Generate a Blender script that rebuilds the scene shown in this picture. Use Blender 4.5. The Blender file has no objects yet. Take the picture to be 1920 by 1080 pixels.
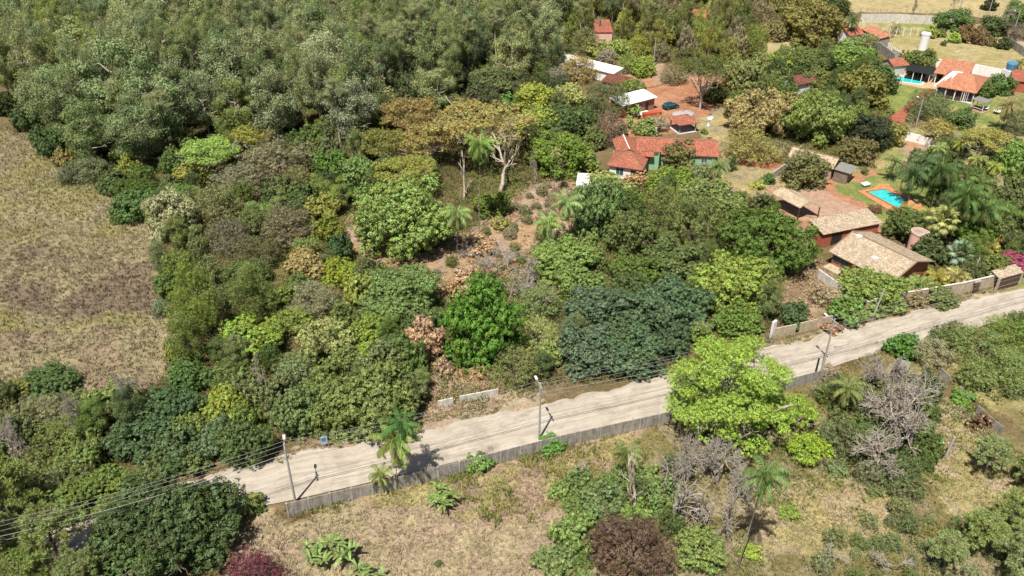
import bpy, math, random
import numpy as np
from mathutils import Vector, Matrix

# ------------------------------------------------------------------ camera, sky, sun, exposure
S = bpy.context.scene
COL = S.collection
PITCH = math.radians(33.0)
HCAM = 75.0
FPX = 1600.0
cd = bpy.data.cameras.new("camera"); cam = bpy.data.objects.new("camera", cd); COL.objects.link(cam)
cam.location = (0, 0, HCAM); cam.rotation_euler = (math.pi / 2 - PITCH, 0, 0)
cd.sensor_width = 36; cd.lens = FPX / 1920 * 36; cd.clip_start = 1; cd.clip_end = 6000
S.camera = cam
SUNV = Vector((-0.20, -0.47, 1.0)).normalized()
w = bpy.data.worlds.new("World"); S.world = w; w.use_nodes = True
nt = w.node_tree; sky = nt.nodes.new("ShaderNodeTexSky"); sky.sky_type = 'NISHITA'; sky.sun_disc = False
sky.sun_elevation = math.asin(SUNV.z); sky.sun_rotation = math.atan2(SUNV.x, SUNV.y); sky.air_density = 1.0; sky.dust_density = 1.5
bg = nt.nodes["Background"]; bg.inputs[1].default_value = 0.05
nt.links.new(sky.outputs[0], bg.inputs[0])
sd = bpy.data.lights.new("sun", 'SUN'); sun = bpy.data.objects.new("sun", sd); COL.objects.link(sun)
sd.energy = 4.9; sd.angle = math.radians(0.5); sd.color = (1.0, 0.95, 0.87)
sun.rotation_euler = SUNV.to_track_quat('Z', 'Y').to_euler(); sun.location = (0, 0, 200)
S.view_settings.view_transform = 'Standard'; S.view_settings.look = 'None'
S.view_settings.exposure = 0.72; S.view_settings.gamma = 1.0

# ------------------------------------------------------------------ pixel of the photograph -> point in the place
CP, SP = math.cos(PITCH), math.sin(PITCH)
def P(px, py, z=0.0):
    u = (px - 960) / FPX; v = (py - 540) / FPX
    d = Vector((u, CP - v * SP, -SP - v * CP))
    t = (HCAM - z) / -d.z
    return Vector((d.x * t, d.y * t, z))
def depth(p): return p.y * CP + (HCAM - p.z) * SP
def ppm(p): return FPX / depth(p)

# ------------------------------------------------------------------ materials
def lin(c):
    return tuple(((x / 255 / 12.92) if x / 255 <= 0.04045 else ((x / 255 + 0.055) / 1.055) ** 2.4) for x in c)
MATS = {}
def nodes(name):
    m = bpy.data.materials.new(name); m.use_nodes = True
    n = m.node_tree.nodes; l = m.node_tree.links
    return m, n, l, n["Principled BSDF"]
def setv(n, **k):
    for a, b in k.items(): setattr(n, a, b)
    return n
def mixc(n, l, fac, a, b, bt='MIX'):
    x = n.new("ShaderNodeMix"); x.data_type = 'RGBA'; x.blend_type = bt
    for s, v in ((0, fac), (6, a), (7, b)):
        if hasattr(v, 'links') or hasattr(v, 'is_linked'): l.new(v, x.inputs[s])
        else: x.inputs[s].default_value = v if s == 0 else (*v[:3], 1)
    return x.outputs[2]
def noise(n, l, scale, detail=4, co=None, rough=0.6, dist=0):
    t = n.new("ShaderNodeTexNoise"); t.inputs["Scale"].default_value = scale; t.inputs["Detail"].default_value = detail
    t.inputs["Roughness"].default_value = rough; t.inputs["Distortion"].default_value = dist
    if co is not None: l.new(co, t.inputs["Vector"])
    return t.outputs["Fac"]
def ramp(n, l, f, stops):
    r = n.new("ShaderNodeValToRGB"); e = r.color_ramp.elements
    while len(e) < len(stops): e.new(0.5)
    for i, (p, c) in enumerate(stops):
        e[i].position = p; e[i].color = (*c, 1) if len(c) == 3 else c
    l.new(f, r.inputs[0]); return r.outputs[0]
def bump(n, l, b, h, strength=0.5, dist=0.1):
    x = n.new("ShaderNodeBump"); x.inputs["Strength"].default_value = strength; x.inputs["Distance"].default_value = dist
    l.new(h, x.inputs["Height"]); l.new(x.outputs[0], b.inputs["Normal"])
def plain(name, c, rough=0.8, var=0.25, scale=2.0, metal=0.0, bmp=0.2):
    if name in MATS: return MATS[name]
    m, n, l, b = nodes(name)
    tc = n.new("ShaderNodeTexCoord").outputs["Object"]
    f = noise(n, l, scale, 5, tc)
    dk = tuple(x * (1 - var) for x in c); lt = tuple(min(1, x * (1 + var)) for x in c)
    l.new(ramp(n, l, f, [(0.3, dk), (0.7, lt)]), b.inputs["Base Color"])
    b.inputs["Roughness"].default_value = rough; b.inputs["Metallic"].default_value = metal
    if bmp: bump(n, l, b, noise(n, l, scale * 8, 3, tc), bmp, 0.03)
    MATS[name] = m; return m
def leafmat(name, second=None, amount=0.0, trans=0.13, jitter=0.07, rough=0.5):
    """leaf colour = the tree's own colour (object colour), varied per spray and per leaf"""
    m, n, l, b = nodes(name)
    oi = n.new("ShaderNodeObjectInfo")
    at = n.new("ShaderNodeAttribute"); at.attribute_name = "var"
    sx = n.new("ShaderNodeSeparateXYZ"); l.new(at.outputs["Vector"], sx.inputs[0])
    col = oi.outputs["Color"]
    if second is not None:
        g = n.new("ShaderNodeMath"); g.operation = 'LESS_THAN'; l.new(sx.outputs[2], g.inputs[0]); g.inputs[1].default_value = amount
        col = mixc(n, l, g.outputs[0], col, second)
    tc = n.new("ShaderNodeTexCoord").outputs["Object"]
    big = ramp(n, l, noise(n, l, 0.42, 3, tc, 0.6), [(0.38, (0, 0, 0)), (0.62, (1, 1, 1))])
    col = mixc(n, l, big, col, mixc(n, l, 1.0, col, (1.12, 1.05, 0.94), 'MULTIPLY'))
    h = n.new("ShaderNodeHueSaturation"); l.new(col, h.inputs["Color"])
    def aff(src, a, c0):
        x = n.new("ShaderNodeMath"); x.operation = 'MULTIPLY_ADD'; l.new(src, x.inputs[0]); x.inputs[1].default_value = a; x.inputs[2].default_value = c0
        return x.outputs[0]
    l.new(aff(sx.outputs[0], jitter * 0.55, 0.5 - jitter * 0.275), h.inputs["Hue"])
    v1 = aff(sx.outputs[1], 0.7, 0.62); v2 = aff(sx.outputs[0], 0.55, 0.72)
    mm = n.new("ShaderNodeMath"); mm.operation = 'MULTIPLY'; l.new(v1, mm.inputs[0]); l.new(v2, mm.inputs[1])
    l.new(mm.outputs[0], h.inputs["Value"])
    l.new(aff(oi.outputs["Random"], 0.2, 0.9), h.inputs["Saturation"])
    l.new(h.outputs[0], b.inputs["Base Color"]); b.inputs["Roughness"].default_value = rough
    b.inputs["Specular IOR Level"].default_value = 0.16
    tr = n.new("ShaderNodeBsdfTranslucent")
    yl = mixc(n, l, 1.0, h.outputs[0], (1.1, 1.12, 0.6), 'MULTIPLY'); l.new(yl, tr.inputs[0])
    ms = n.new("ShaderNodeMixShader"); ms.inputs[0].default_value = trans
    l.new(b.outputs[0], ms.inputs[1]); l.new(tr.outputs[0], ms.inputs[2])
    l.new(ms.outputs[0], n["Material Output"].inputs[0])
    MATS[name] = m; return m
def barkmat(name, c, c2):
    m, n, l, b = nodes(name)
    tc = n.new("ShaderNodeTexCoord").outputs["Object"]
    mp = n.new("ShaderNodeMapping"); mp.inputs["Scale"].default_value = (6, 6, 1.2); l.new(tc, mp.inputs[0])
    f = noise(n, l, 2.0, 5, mp.outputs[0])
    l.new(ramp(n, l, f, [(0.35, c2), (0.65, c)]), b.inputs["Base Color"]); b.inputs["Roughness"].default_value = 0.9
    MATS[name] = m; return m
LEAF = leafmat("leaf")
LEAF_GLOSSY = leafmat("glossy_leaf", rough=0.45, trans=0.18, jitter=0.05)
LEAF_RUST = leafmat("rusty_leaf", second=lin((152, 134, 84)), amount=0.5)
LEAF_FLOWER = leafmat("flower_tip_leaf", second=lin((168, 148, 84)), amount=0.3)
LEAF_DRY = leafmat("dry_leaf", second=lin((180, 150, 116)), amount=0.5)
BARK = barkmat("bark", lin((120, 105, 88)), lin((72, 60, 48)))
BARK_PALE = barkmat("pale_bark", lin((196, 184, 166)), lin((130, 116, 98)))
BARK_GREY = barkmat("grey_bark", lin((176, 166, 152)), lin((112, 102, 92)))
BARK_PALM = barkmat("palm_bark", lin((150, 140, 124)), lin((92, 82, 68)))

# ------------------------------------------------------------------ mesh helpers
def mesh_np(name, v, f, mats=(), var=None, col=None, smooth=False, uv=None):
    """v (n,3), f (m,k) all faces with k corners"""
    me = bpy.data.meshes.new(name)
    v = np.asarray(v, np.float32); f = np.asarray(f, np.int32); k = f.shape[1]
    me.vertices.add(len(v)); me.vertices.foreach_set("co", v.ravel())
    me.loops.add(f.size); me.polygons.add(len(f))
    me.polygons.foreach_set("loop_start", np.arange(0, f.size, k, dtype=np.int32))
    try: me.polygons.foreach_set("loop_total", np.full(len(f), k, np.int32))
    except Exception: pass
    me.loops.foreach_set("vertex_index", f.ravel())
    if smooth: me.polygons.foreach_set("use_smooth", np.ones(len(f), bool))
    me.update(calc_edges=True)
    if var is not None:
        a = me.attributes.new("var", 'FLOAT_VECTOR', 'FACE'); a.data.foreach_set("vector", np.asarray(var, np.float32).ravel())
    if col is not None:
        dom = 'POINT' if len(col) == len(v) else 'FACE'
        a = me.attributes.new("tone", 'FLOAT_COLOR', dom)
        c4 = np.ones((len(col), 4), np.float32); c4[:, :3] = col; a.data.foreach_set("color", c4.ravel())
    for m in mats: me.materials.append(m)
    return me
def obj(name, me, parent=None, loc=None, kind=None, smooth=False):
    o = bpy.data.objects.new(name, me); COL.objects.link(o)
    if parent is not None: o.parent = parent
    if loc is not None: o.location = loc
    if kind: o["kind"] = kind
    return o
def tag(o, label, cat, group=None, kind=None):
    o["label"] = label; o["category"] = cat
    if group: o["group"] = group
    if kind: o["kind"] = kind
    return o
def thing(name, label, cat, loc=(0, 0, 0), rz=0.0, group=None):
    o = bpy.data.objects.new(name, None); COL.objects.link(o); o.empty_display_size = 0.3
    o.location = loc; o.rotation_euler = (0, 0, rz)
    return tag(o, label, cat, group)
class MB:
    """collects boxes, prisms and tubes into ONE mesh"""
    def __init__(s): s.v = []; s.f = []; s.uv = {}
    def add(s, vs, fs):
        o = len(s.v); s.v += [tuple(x) for x in vs]; s.f += [tuple(i + o for i in f) for f in fs]; return s
    def box(s, x0, x1, y0, y1, z0, z1):
        return s.add([(x0, y0, z0), (x1, y0, z0), (x1, y1, z0), (x0, y1, z0), (x0, y0, z1), (x1, y0, z1), (x1, y1, z1), (x0, y1, z1)],
                     [(0, 3, 2, 1), (4, 5, 6, 7), (0, 1, 5, 4), (1, 2, 6, 5), (2, 3, 7, 6), (3, 0, 4, 7)])
    def obox(s, a, b, wd, z0, z1):
        """upright slab from a to b (xy), width wd"""
        a = Vector(a[:2]); b = Vector(b[:2]); d = (b - a).normalized(); n = Vector((-d.y, d.x)) * wd / 2
        q = [a - n, b - n, b + n, a + n]
        return s.add([(p.x, p.y, z0) for p in q] + [(p.x, p.y, z1) for p in q],
                     [(0, 3, 2, 1), (4, 5, 6, 7), (0, 1, 5, 4), (1, 2, 6, 5), (2, 3, 7, 6), (3, 0, 4, 7)])
    def slab(s, pts, t, down=None):
        """thick polygon: pts 3D ccw from above"""
        n = len(pts); d = Vector(down) if down is not None else Vector((0, 0, -t))
        p = [Vector(x) for x in pts]
        fs = [tuple(range(n)), tuple(range(2 * n - 1, n - 1, -1))]
        for i in range(n): j = (i + 1) % n; fs.append((i, n + i, n + j, j))
        return s.add(p + [x + d for x in p], fs)
    def tube(s, pts, rs, k=6, cap=True):
        pts = [Vector(p) for p in pts]; o = len(s.v)
        if not hasattr(rs, '__len__'): rs = [rs] * len(pts)
        for i, p in enumerate(pts):
            d = (pts[min(i + 1, len(pts) - 1)] - pts[max(i - 1, 0)]).normalized()
            a = d.orthogonal().normalized() if abs(d.z) < 0.99 else Vector((1, 0, 0))
            if abs(d.z) < 0.99: a = d.cross(Vector((0, 0, 1))).normalized()
            b = d.cross(a)
            for j in range(k):
                t = 2 * math.pi * j / k; s.v.append(tuple(p + (a * math.cos(t) + b * math.sin(t)) * rs[i]))
        for i in range(len(pts) - 1):
            for j in range(k):
                s.f.append((o + i * k + j, o + i * k + (j + 1) % k, o + (i + 1) * k + (j + 1) % k, o + (i + 1) * k + j))
        if cap:
            s.f.append(tuple(o + j for j in range(k))[::-1]); s.f.append(tuple(o + (len(pts) - 1) * k + j for j in range(k)))
        return s
    def build(s, name, mat, parent=None, loc=None, smooth=False, uvdir=None, kind=None):
        me = bpy.data.meshes.new(name); me.from_pydata(s.v, [], s.f); me.materials.append(mat)
        if smooth: me.polygons.foreach_set("use_smooth", [True] * len(me.polygons))
        me.update()
        if uvdir is not None:
            uvl = me.uv_layers.new(name="UVMap"); u = Vector(uvdir).normalized()
            for p in me.polygons:
                n = p.normal
                uu = (u - n * u.dot(n));
                if uu.length < 0.3: uu = Vector((0, 0, 1)).cross(n)
                uu = uu.normalized() if uu.length > 1e-6 else Vector((1, 0, 0)); vv = n.cross(uu)
                for li in p.loop_indices:
                    c = me.vertices[me.loops[li].vertex_index].co
                    uvl.data[li].uv = (c.dot(uu), c.dot(vv))
        return obj(name, me, parent, loc, kind)

# ------------------------------------------------------------------ foliage
def unit(a): return a / np.maximum(np.linalg.norm(a, axis=1, keepdims=True), 1e-9)
def leaf_quads(c, nrm, size, aspect, rng, long_dir=None):
    """pointed leaf sprays: one four-cornered blade each"""
    N = len(c); t = rng.normal(size=(N, 3))
    if long_dir is not None: t = t * 0.45 + long_dir
    t = t - nrm * np.sum(t * nrm, 1, keepdims=True); t = unit(t); b = np.cross(nrm, t)
    s = size[:, None]
    v = np.stack([c - t * s, c + b * s * aspect - t * s * 0.1, c + t * s, c - b * s * aspect + t * s * 0.05], 1).reshape(-1, 3)
    f = np.arange(4 * N).reshape(N, 4)
    return v, f
def fib(n, rng, jit=0.15):
    i = np.arange(n) + 0.5; ph = np.arccos(1 - 2 * i / n); th = math.pi * (1 + 5 ** 0.5) * i
    p = np.stack([np.cos(th) * np.sin(ph), np.sin(th) * np.sin(ph), np.cos(ph)], 1)
    return unit(p + rng.normal(size=p.shape) * jit)
def crown_mesh(name, R, V, seed, mat, leaf=0.34, aspect=0.5, spacing=0.75, per=20, lobes=16, lobe_r=0.40, zmin=-0.5,
               flat=1.0, drop=0.08, cone=0.0, droop=0.0, rough=0.28, core=0.5, radr=(0.58, 0.82)):
    rng = np.random.default_rng(seed)
    d = fib(lobes, rng, 0.25); d = d[d[:, 2] > zmin - 0.25]
    rad = rng.uniform(*radr, len(d))[:, None]
    c = d * rad; lr = rng.uniform(0.7, 1.25, len(c)) * lobe_r
    if cone:
        z = (c[:, 2] + 0.8) / 1.6; k = np.clip(1.15 - cone * z, 0.12, 1.3)
        c[:, :2] *= k[:, None]; lr *= np.clip(1.1 - cone * 0.55 * z, 0.4, 1.2)
    c = np.vstack([c, [[0, 0, 0.05]]]); lr = np.append(lr, 0.52 if flat == 1.0 and not cone else 0.3)
    sc = np.array([R, R, V]); C = c * sc
    lsc = np.stack([lr * R, lr * R, lr * (V if not cone else R * 1.1) * flat], 1)
    puffs = []; pn = []
    for i in range(len(C)):
        area = 4 * math.pi * (lsc[i, 0] * (lsc[i, 0] + lsc[i, 2]) / 2)
        n = max(8, int(area / spacing ** 2)); q = fib(n, rng, 0.5 / math.sqrt(n) + 0.12)
        wob = 1 + rng.normal(size=(n, 1)) * 0.07
        p = C[i] + q * lsc[i] * wob
        keep = np.ones(n, bool)
        for j in range(len(C)):
            if j == i: continue
            e = (p - C[j]) / (lsc[j] * 0.9); keep &= np.sum(e * e, 1) > 1
        keep &= p[:, 2] > zmin * V
        keep &= rng.random(n) > drop
        puffs.append(p[keep]); pn.append(unit(q[keep] / lsc[i]))
    puffs = np.vstack(puffs); pn = np.vstack(pn); n = len(puffs)
    nz = rng.normal(size=(n, 3)) * rough * spacing * 0.6; puffs = puffs + nz - pn * rng.choice([0., 0., .35, .9], (n, 1)) * spacing
    pn = unit(pn + np.array([0, 0, 0.35]))
    pr = spacing * rng.uniform(0.42, 0.78, n)
    idx = np.repeat(np.arange(n), per)
    dd = unit(rng.normal(size=(len(idx), 3)) + pn[idx] * 1.1)
    rr = rng.uniform(0.35, 1.0, len(idx)) * pr[idx]
    pos = puffs[idx] + dd * rr[:, None] * np.array([1, 1, 0.8]); pos[:, 2] -= droop * rr * 0.8
    nn = unit(dd * 1.0 + pn[idx] * 0.4 + rng.normal(size=pos.shape) * 0.28)
    var = np.stack([rng.random(n)[idx], rng.random(len(idx)), rng.random(n)[idx]], 1)
    size = leaf * rng.uniform(0.45, 1.1, len(idx)) * 0.43
    # leaves deeper inside the crown, the shade there put into their darker colour
    m = int(len(idx) * core * 0.3); k = rng.integers(0, len(C), m); q = unit(rng.normal(size=(m, 3)))
    pin = C[k] + q * lsc[k] * rng.uniform(0.55, 0.88, (m, 1)); ok = pin[:, 2] > zmin * V * 0.8; pin = pin[ok]; q = q[ok]; k = k[ok]
    pos = np.vstack([pos, pin]); nn = np.vstack([nn, unit(q + rng.normal(size=q.shape) * 0.5)])
    size = np.append(size, leaf * rng.uniform(0.7, 1.3, len(pin)) * 0.7)
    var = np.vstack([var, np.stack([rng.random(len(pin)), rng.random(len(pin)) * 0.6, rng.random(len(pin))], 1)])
    ld = None
    if droop: ld = np.tile(np.array([[0, 0, -1.0]]), (len(pos), 1)) * droop * 1.6
    v, f = leaf_quads(pos, nn, size, aspect, rng, ld)
    return mesh_np(name, v, f, [mat], var=var), (C, lsc)
def euc_mesh(name, R, V, seed, mat, n=46, per=120, leaf=0.5):
    """open gum crown: separate hanging leaf masses on the branch ends"""
    rng = np.random.default_rng(seed)
    q = unit(rng.normal(size=(n, 3))); rad = rng.uniform(0.25, 1, n) ** 0.5
    c = q * rad[:, None]; c = c[c[:, 2] > -0.95]; n = len(c)
    tz = 1.0 - 0.35 * np.clip(c[:, 2], 0, 1) - 0.25 * np.clip(-c[:, 2], 0, 1); c[:, :2] *= tz[:, None]
    C = c * np.array([R, R, V]) * 0.86; r = rng.uniform(0.13, 0.24, n) * R
    per_ = (per * (r / r.mean()) ** 2).astype(int); idx = np.repeat(np.arange(n), per_)
    d = unit(rng.normal(size=(len(idx), 3)) + np.array([0, 0, 0.5])); rr = rng.uniform(0.45, 1.05, len(idx)) * r[idx]
    pos = C[idx] + d * rr[:, None] * np.array([1.1, 1.1, 0.85])
    # small sub-sprays so the masses stay ragged
    sub = rng.integers(0, 9, len(idx)); off = rng.normal(size=(n, 9, 3)) * (r[:, None, None] * 0.34); pos += off[idx, sub]
    pos[:, 2] -= rng.random(len(idx)) * r[idx] * 0.3
    nn = unit(d + rng.normal(size=pos.shape) * 0.3)
    ld = np.tile(np.array([[0, 0, -0.8]]), (len(pos), 1))
    size = leaf * rng.uniform(0.5, 1.0, len(pos)) * 0.62
    v, f = leaf_quads(pos, nn, size, 0.42, rng, ld)
    var = np.stack([rng.random(n)[idx] * 0.6 + rng.random((n, 9))[idx, sub] * 0.4, rng.random(len(idx)), rng.random(n)[idx]], 1)
    return mesh_np(name, v, f, [mat], var=var), (C, r)

def segs_mesh(name, segs, mat, sides=5):
    """tapered limbs: list of (p0, p1, r0, r1)"""
    A = np.array([[*s[0], *s[1], s[2], s[3]] for s in segs], np.float32)
    p0, p1, r0, r1 = A[:, :3], A[:, 3:6], A[:, 6], A[:, 7]
    d = unit(p1 - p0); up = np.where(np.abs(d[:, 2:3]) > 0.9, np.array([[1., 0, 0]]), np.array([[0, 0, 1.]]))
    a = unit(np.cross(d, up)); b = np.cross(d, a); N = len(A); vs = []
    for P_, r in ((p0 - d * r0[:, None] * 0.3, r0), (p1, r1)):
        for j in range(sides):
            t = 2 * math.pi * j / sides; vs.append(P_ + (a * math.cos(t) + b * math.sin(t)) * r[:, None])
    v = np.stack(vs, 1).reshape(-1, 3); base = (np.arange(N) * 2 * sides)[:, None]
    fs = [base + np.array([[j, (j + 1) % sides, sides + (j + 1) % sides, sides + j]]) for j in range(sides)]
    return mesh_np(name, v, np.vstack(fs), [mat], smooth=True)
def limb(segs, p0, p1, r0, r1, rng, n=4, wob=0.08):
    p0 = np.array(p0, float); p1 = np.array(p1, float); L = np.linalg.norm(p1 - p0); prev = p0
    for i in range(1, n + 1):
        t = i / n; q = p0 + (p1 - p0) * t + (rng.normal(size=3) * wob * L * math.sin(math.pi * t) if i < n else 0)
        segs.append((prev, q, r0 + (r1 - r0) * (i - 1) / n, r0 + (r1 - r0) * t)); prev = q
def trunk_mesh(name, seed, mat, top=1.0, limbs=9, thick=0.05, straight=False, fork=0.45):
    """unit trunk: z 0..1 up to the crown's centre, limbs reach 0.75 of the crown radius"""
    rng = np.random.default_rng(seed); segs = []
    if straight:
        limb(segs, (0, 0, -0.03), (0, 0, top), thick, thick * 0.3, rng, 8, 0.012)
    else:
        limb(segs, (0, 0, -0.03), (0, 0, fork), thick * 1.15, thick * 0.9, rng, 3, 0.03)
    for i in range(limbs):
        a = 2 * math.pi * (i + rng.random() * 0.6) / limbs
        z0 = rng.uniform(0.45, 0.95) * top if straight else fork
        rr = rng.uniform(0.5, 0.78) if straight or rng.random() < .6 else rng.uniform(.85, 1.02); z1 = rng.uniform(0.9, 1.3) if not straight else z0 + rng.uniform(0.08, 0.25)
        e = (math.cos(a) * rr, math.sin(a) * rr, z1)
        limb(segs, (0, 0, z0), e, thick * 0.55, thick * 0.12, rng, 4, 0.07)
        for k in range(3):
            b = a + rng.uniform(-0.8, 0.8); t = rng.uniform(0.4, 0.8)
            s = (e[0] * t, e[1] * t, z0 + (z1 - z0) * t)
            limb(segs, s, (s[0] + math.cos(b) * 0.3, s[1] + math.sin(b) * 0.3, s[2] + rng.uniform(0.02, 0.22)), thick * 0.22, thick * 0.06, rng, 3, 0.08)
    return segs_mesh(name, segs, mat, 5)
def bare_mesh(name, seed, mat, R=5.0, H=8.0, levels=5, r0=0.22, spread=0.6, trunk=0.28, twig=0.018, kids=3, up=0.25):
    rng = np.random.default_rng(seed); segs = []
    def grow(p, d, L, r, lv):
        n = 3; q = p
        for i in range(n):
            d = unit((d + rng.normal(size=3) * 0.16)[None])[0]; d[2] += up * 0.06; q2 = q + d * L / n
            segs.append((q, q2, max(r * (1 - 0.3 * i / n), twig), max(r * (1 - 0.3 * (i + 1) / n), twig))); q = q2
            if lv > 0 and i < n - 1 and rng.random() < 0.55:
                nd = unit((d + rng.normal(size=3) * spread * 1.1)[None])[0]; grow(q, nd, L * 0.6, r * 0.45, lv - 1)
        if lv > 0:
            for k in range(kids):
                nd = d + rng.normal(size=3) * spread; nd[2] += up * 0.3
                grow(q, unit(nd[None])[0], L * rng.uniform(0.62, 0.82), r * 0.62, lv - 1)
    grow(np.array([0, 0, -0.1]), unit(np.array([[rng.normal() * 0.1, rng.normal() * 0.1, 1]]))[0], H * trunk, r0, levels)
    A = np.array([s[1] for s in segs]); s = min(R / np.percentile(np.hypot(A[:, 0], A[:, 1]), 96), H / A[:, 2].max())
    segs = [(a * s, b * s, r, r2) for a, b, r, r2 in segs]
    return segs_mesh(name, segs, mat, 4)
def frond(rng, L, elev, az, droop, n=22, wl=0.5, tw=0.0):
    """one feather leaf: stem curve + leaflets; returns list of quads (4x3)"""
    q = []; pts = []; e = elev; p = np.zeros(3); ds = L / n
    ca, sa = math.cos(az), math.sin(az)
    for i in range(n + 1):
        pts.append(p.copy()); e -= droop / n * (0.5 + 1.3 * i / n)
        p = p + np.array([ca * math.cos(e), sa * math.cos(e), math.sin(e)]) * ds
    side = np.array([-sa, ca, 0.0])
    for i in range(n):
        a, b = pts[i], pts[i + 1]; wst = 0.045 * (1 - i / n) + 0.012
        q.append([a - side * wst, b - side * wst, b + side * wst, a + side * wst])
        if i < 2: continue
        d = b - a; d /= np.linalg.norm(d)
        ll = wl * math.sin(math.pi * (0.12 + 0.85 * i / n)) ** 0.6 * rng.uniform(.8, 1.15)
        for sg in (-1, 1):
            for h in (0.0, 0.33, 0.66):
                o = a + (b - a) * h
                dr = side * sg * 0.75 + d * 0.55 + np.array([0, 0, -0.45 - tw * rng.random() + 0.25 * rng.normal()])
                dr /= np.linalg.norm(dr); m = o + dr * ll * 0.55; t = o + dr * ll + np.array([0, 0, -0.4 * ll]); ww = d * 0.03
                q.append([o - ww * 0.6, m - ww, t, m + ww])
    return q
def palm_crown(name, seed, mat, n=19, L=3.0, wl=0.6, emax=1.3, emin=-0.9, droop=1.9, tw=0.6):
    rng = np.random.default_rng(seed); Q = []; var = []
    for i in range(n):
        az = i * 2.4 + rng.normal() * 0.15; el = emax + (emin - emax) * (i / n) ** 1.1 + rng.normal() * 0.08
        fr = frond(rng, L * rng.uniform(0.82, 1.08), el, az, droop * rng.uniform(0.8, 1.15), wl=wl, tw=tw)
        Q += fr; a = rng.random(); var += [(a, rng.random(), a) for _ in fr]
    v = np.array(Q).reshape(-1, 3); f = np.arange(len(v)).reshape(-1, 4)
    return mesh_np(name, v, f, [mat], var=np.array(var))
def fan_crown(name, seed, mat, n=34, L=1.5, R=0.95, emin=-1.2):
    rng = np.random.default_rng(seed); Q = []; var = []
    for i in range(n):
        az = i * 2.4 + rng.normal() * 0.1; el = 1.35 + (emin - 1.35) * (i / n); d = np.array([math.cos(az) * math.cos(el), math.sin(az) * math.cos(el), math.sin(el)])
        side = np.array([-math.sin(az), math.cos(az), 0]); up = np.cross(d, side); c = d * L; k = rng.random()
        Q.append([-side * .03, c - side * .02, c + side * .02, side * .03]); var.append((k, .4, k))
        for j in range(15):
            t = -1.9 + 3.8 * j / 14; dr = d * math.cos(t) + side * math.sin(t) + np.array([0, 0, -0.25 - 0.2 * rng.random()])
            dr /= np.linalg.norm(dr); e = c + dr * R * (0.8 + 0.2 * math.cos(t)); m = c + dr * R * 0.5; sd = np.cross(dr, up); sd /= max(1e-6, np.linalg.norm(sd))
            Q.append([c, m - sd * 0.07, e + np.array([0, 0, -0.18 * R]), m + sd * 0.07]); var.append((k, rng.random(), k))
    v = np.array(Q).reshape(-1, 3)
    return mesh_np(name, v, np.arange(len(v)).reshape(-1, 4), [mat], var=np.array(var))
def banana_mesh(name, seed, mat, stems=6, L=2.0):
    rng = np.random.default_rng(seed); Q = []; var = []
    for s in range(stems):
        ox, oy = rng.normal(size=2) * 0.9; h = rng.uniform(1.2, 2.2)
        for k in range(4):
            a = k * math.pi / 2; Q.append([(ox + .13 * math.cos(a), oy + .13 * math.sin(a), 0), (ox + .13 * math.cos(a + 1.57), oy + .13 * math.sin(a + 1.57), 0), (ox + .08 * math.cos(a + 1.57), oy + .08 * math.sin(a + 1.57), h), (ox + .08 * math.cos(a), oy + .08 * math.sin(a), h)]); var.append((.5, .5, .1))
        for i in range(7):
            az = i * 2.4 + rng.random(); e = rng.uniform(0.7, 1.45); p = np.array([ox, oy, h]); n = 8; ll = L * rng.uniform(.7, 1.1); kk = rng.random()
            side = np.array([-math.sin(az), math.cos(az), 0])
            for j in range(n):
                w0 = 0.19 * math.sin(math.pi * (0.06 + 0.9 * j / n)) ** .6; w1 = 0.19 * math.sin(math.pi * (0.06 + 0.9 * (j + 1) / n)) ** .6
                d = np.array([math.cos(az) * math.cos(e), math.sin(az) * math.cos(e), math.sin(e)]); q = p + d * ll / n; e -= rng.uniform(.12, .3)
                up = np.cross(side, d) * -0.12
                for sg in (-1, 1):
                    Q.append([p, p + (side * sg + up) * w0, q + (side * sg + up) * w1, q]); var.append((kk, rng.random(), kk))
                p = q
    v = np.array(Q, float).reshape(-1, 3)
    return mesh_np(name, v, np.arange(len(v)).reshape(-1, 4), [mat], var=np.array(var))
def arau_mesh(name, seed, R, H, mat):
    """candelabra crown: whorled upcurved branches with needle tufts at their ends"""
    rng = np.random.default_rng(seed); segs = []; tuft = []
    for wz in range(5):
        z0 = H * (0.5 + 0.11 * wz); n = 7; rr = R * (1.0 - 0.13 * wz)
        for i in range(n):
            a = 2 * math.pi * (i + rng.random() * .5) / n + wz; L = rr * rng.uniform(.75, 1.05)
            e = np.array([math.cos(a) * L, math.sin(a) * L, z0 + rng.uniform(.3, 1.2)]); limb(segs, (0, 0, z0), e, .09, .04, rng, 4, .05)
            for t in np.linspace(.45, 1, 6):
                b = a + rng.normal() * .9; q = np.array([0, 0, z0]) * (1 - t) + e * t; q2 = q + np.array([math.cos(b), math.sin(b), .5 * rng.random()]) * rng.uniform(.3, .9)
                segs.append((q, q2, .035, .02)); tuft.append(q2)
    tuft = np.array(tuft + [[0, 0, H]]); per = 46; idx = np.repeat(np.arange(len(tuft)), per)
    d = unit(rng.normal(size=(len(idx), 3)) + np.array([0, 0, .25])); pos = tuft[idx] + d * .33
    nn = unit(np.cross(d, rng.normal(size=d.shape)))
    v, f = leaf_quads(pos, nn, np.full(len(idx), .3), .13, rng, d * 6)
    var = np.stack([rng.random(len(tuft))[idx], rng.random(len(idx)), rng.random(len(tuft))[idx]], 1)
    limb(segs, (0, 0, 0), (0, 0, H), .28, .08, rng, 6, .01)
    return mesh_np(name, v, f, [mat], var=var), segs_mesh(name + "_limbs", segs, BARK, 5)
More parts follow.
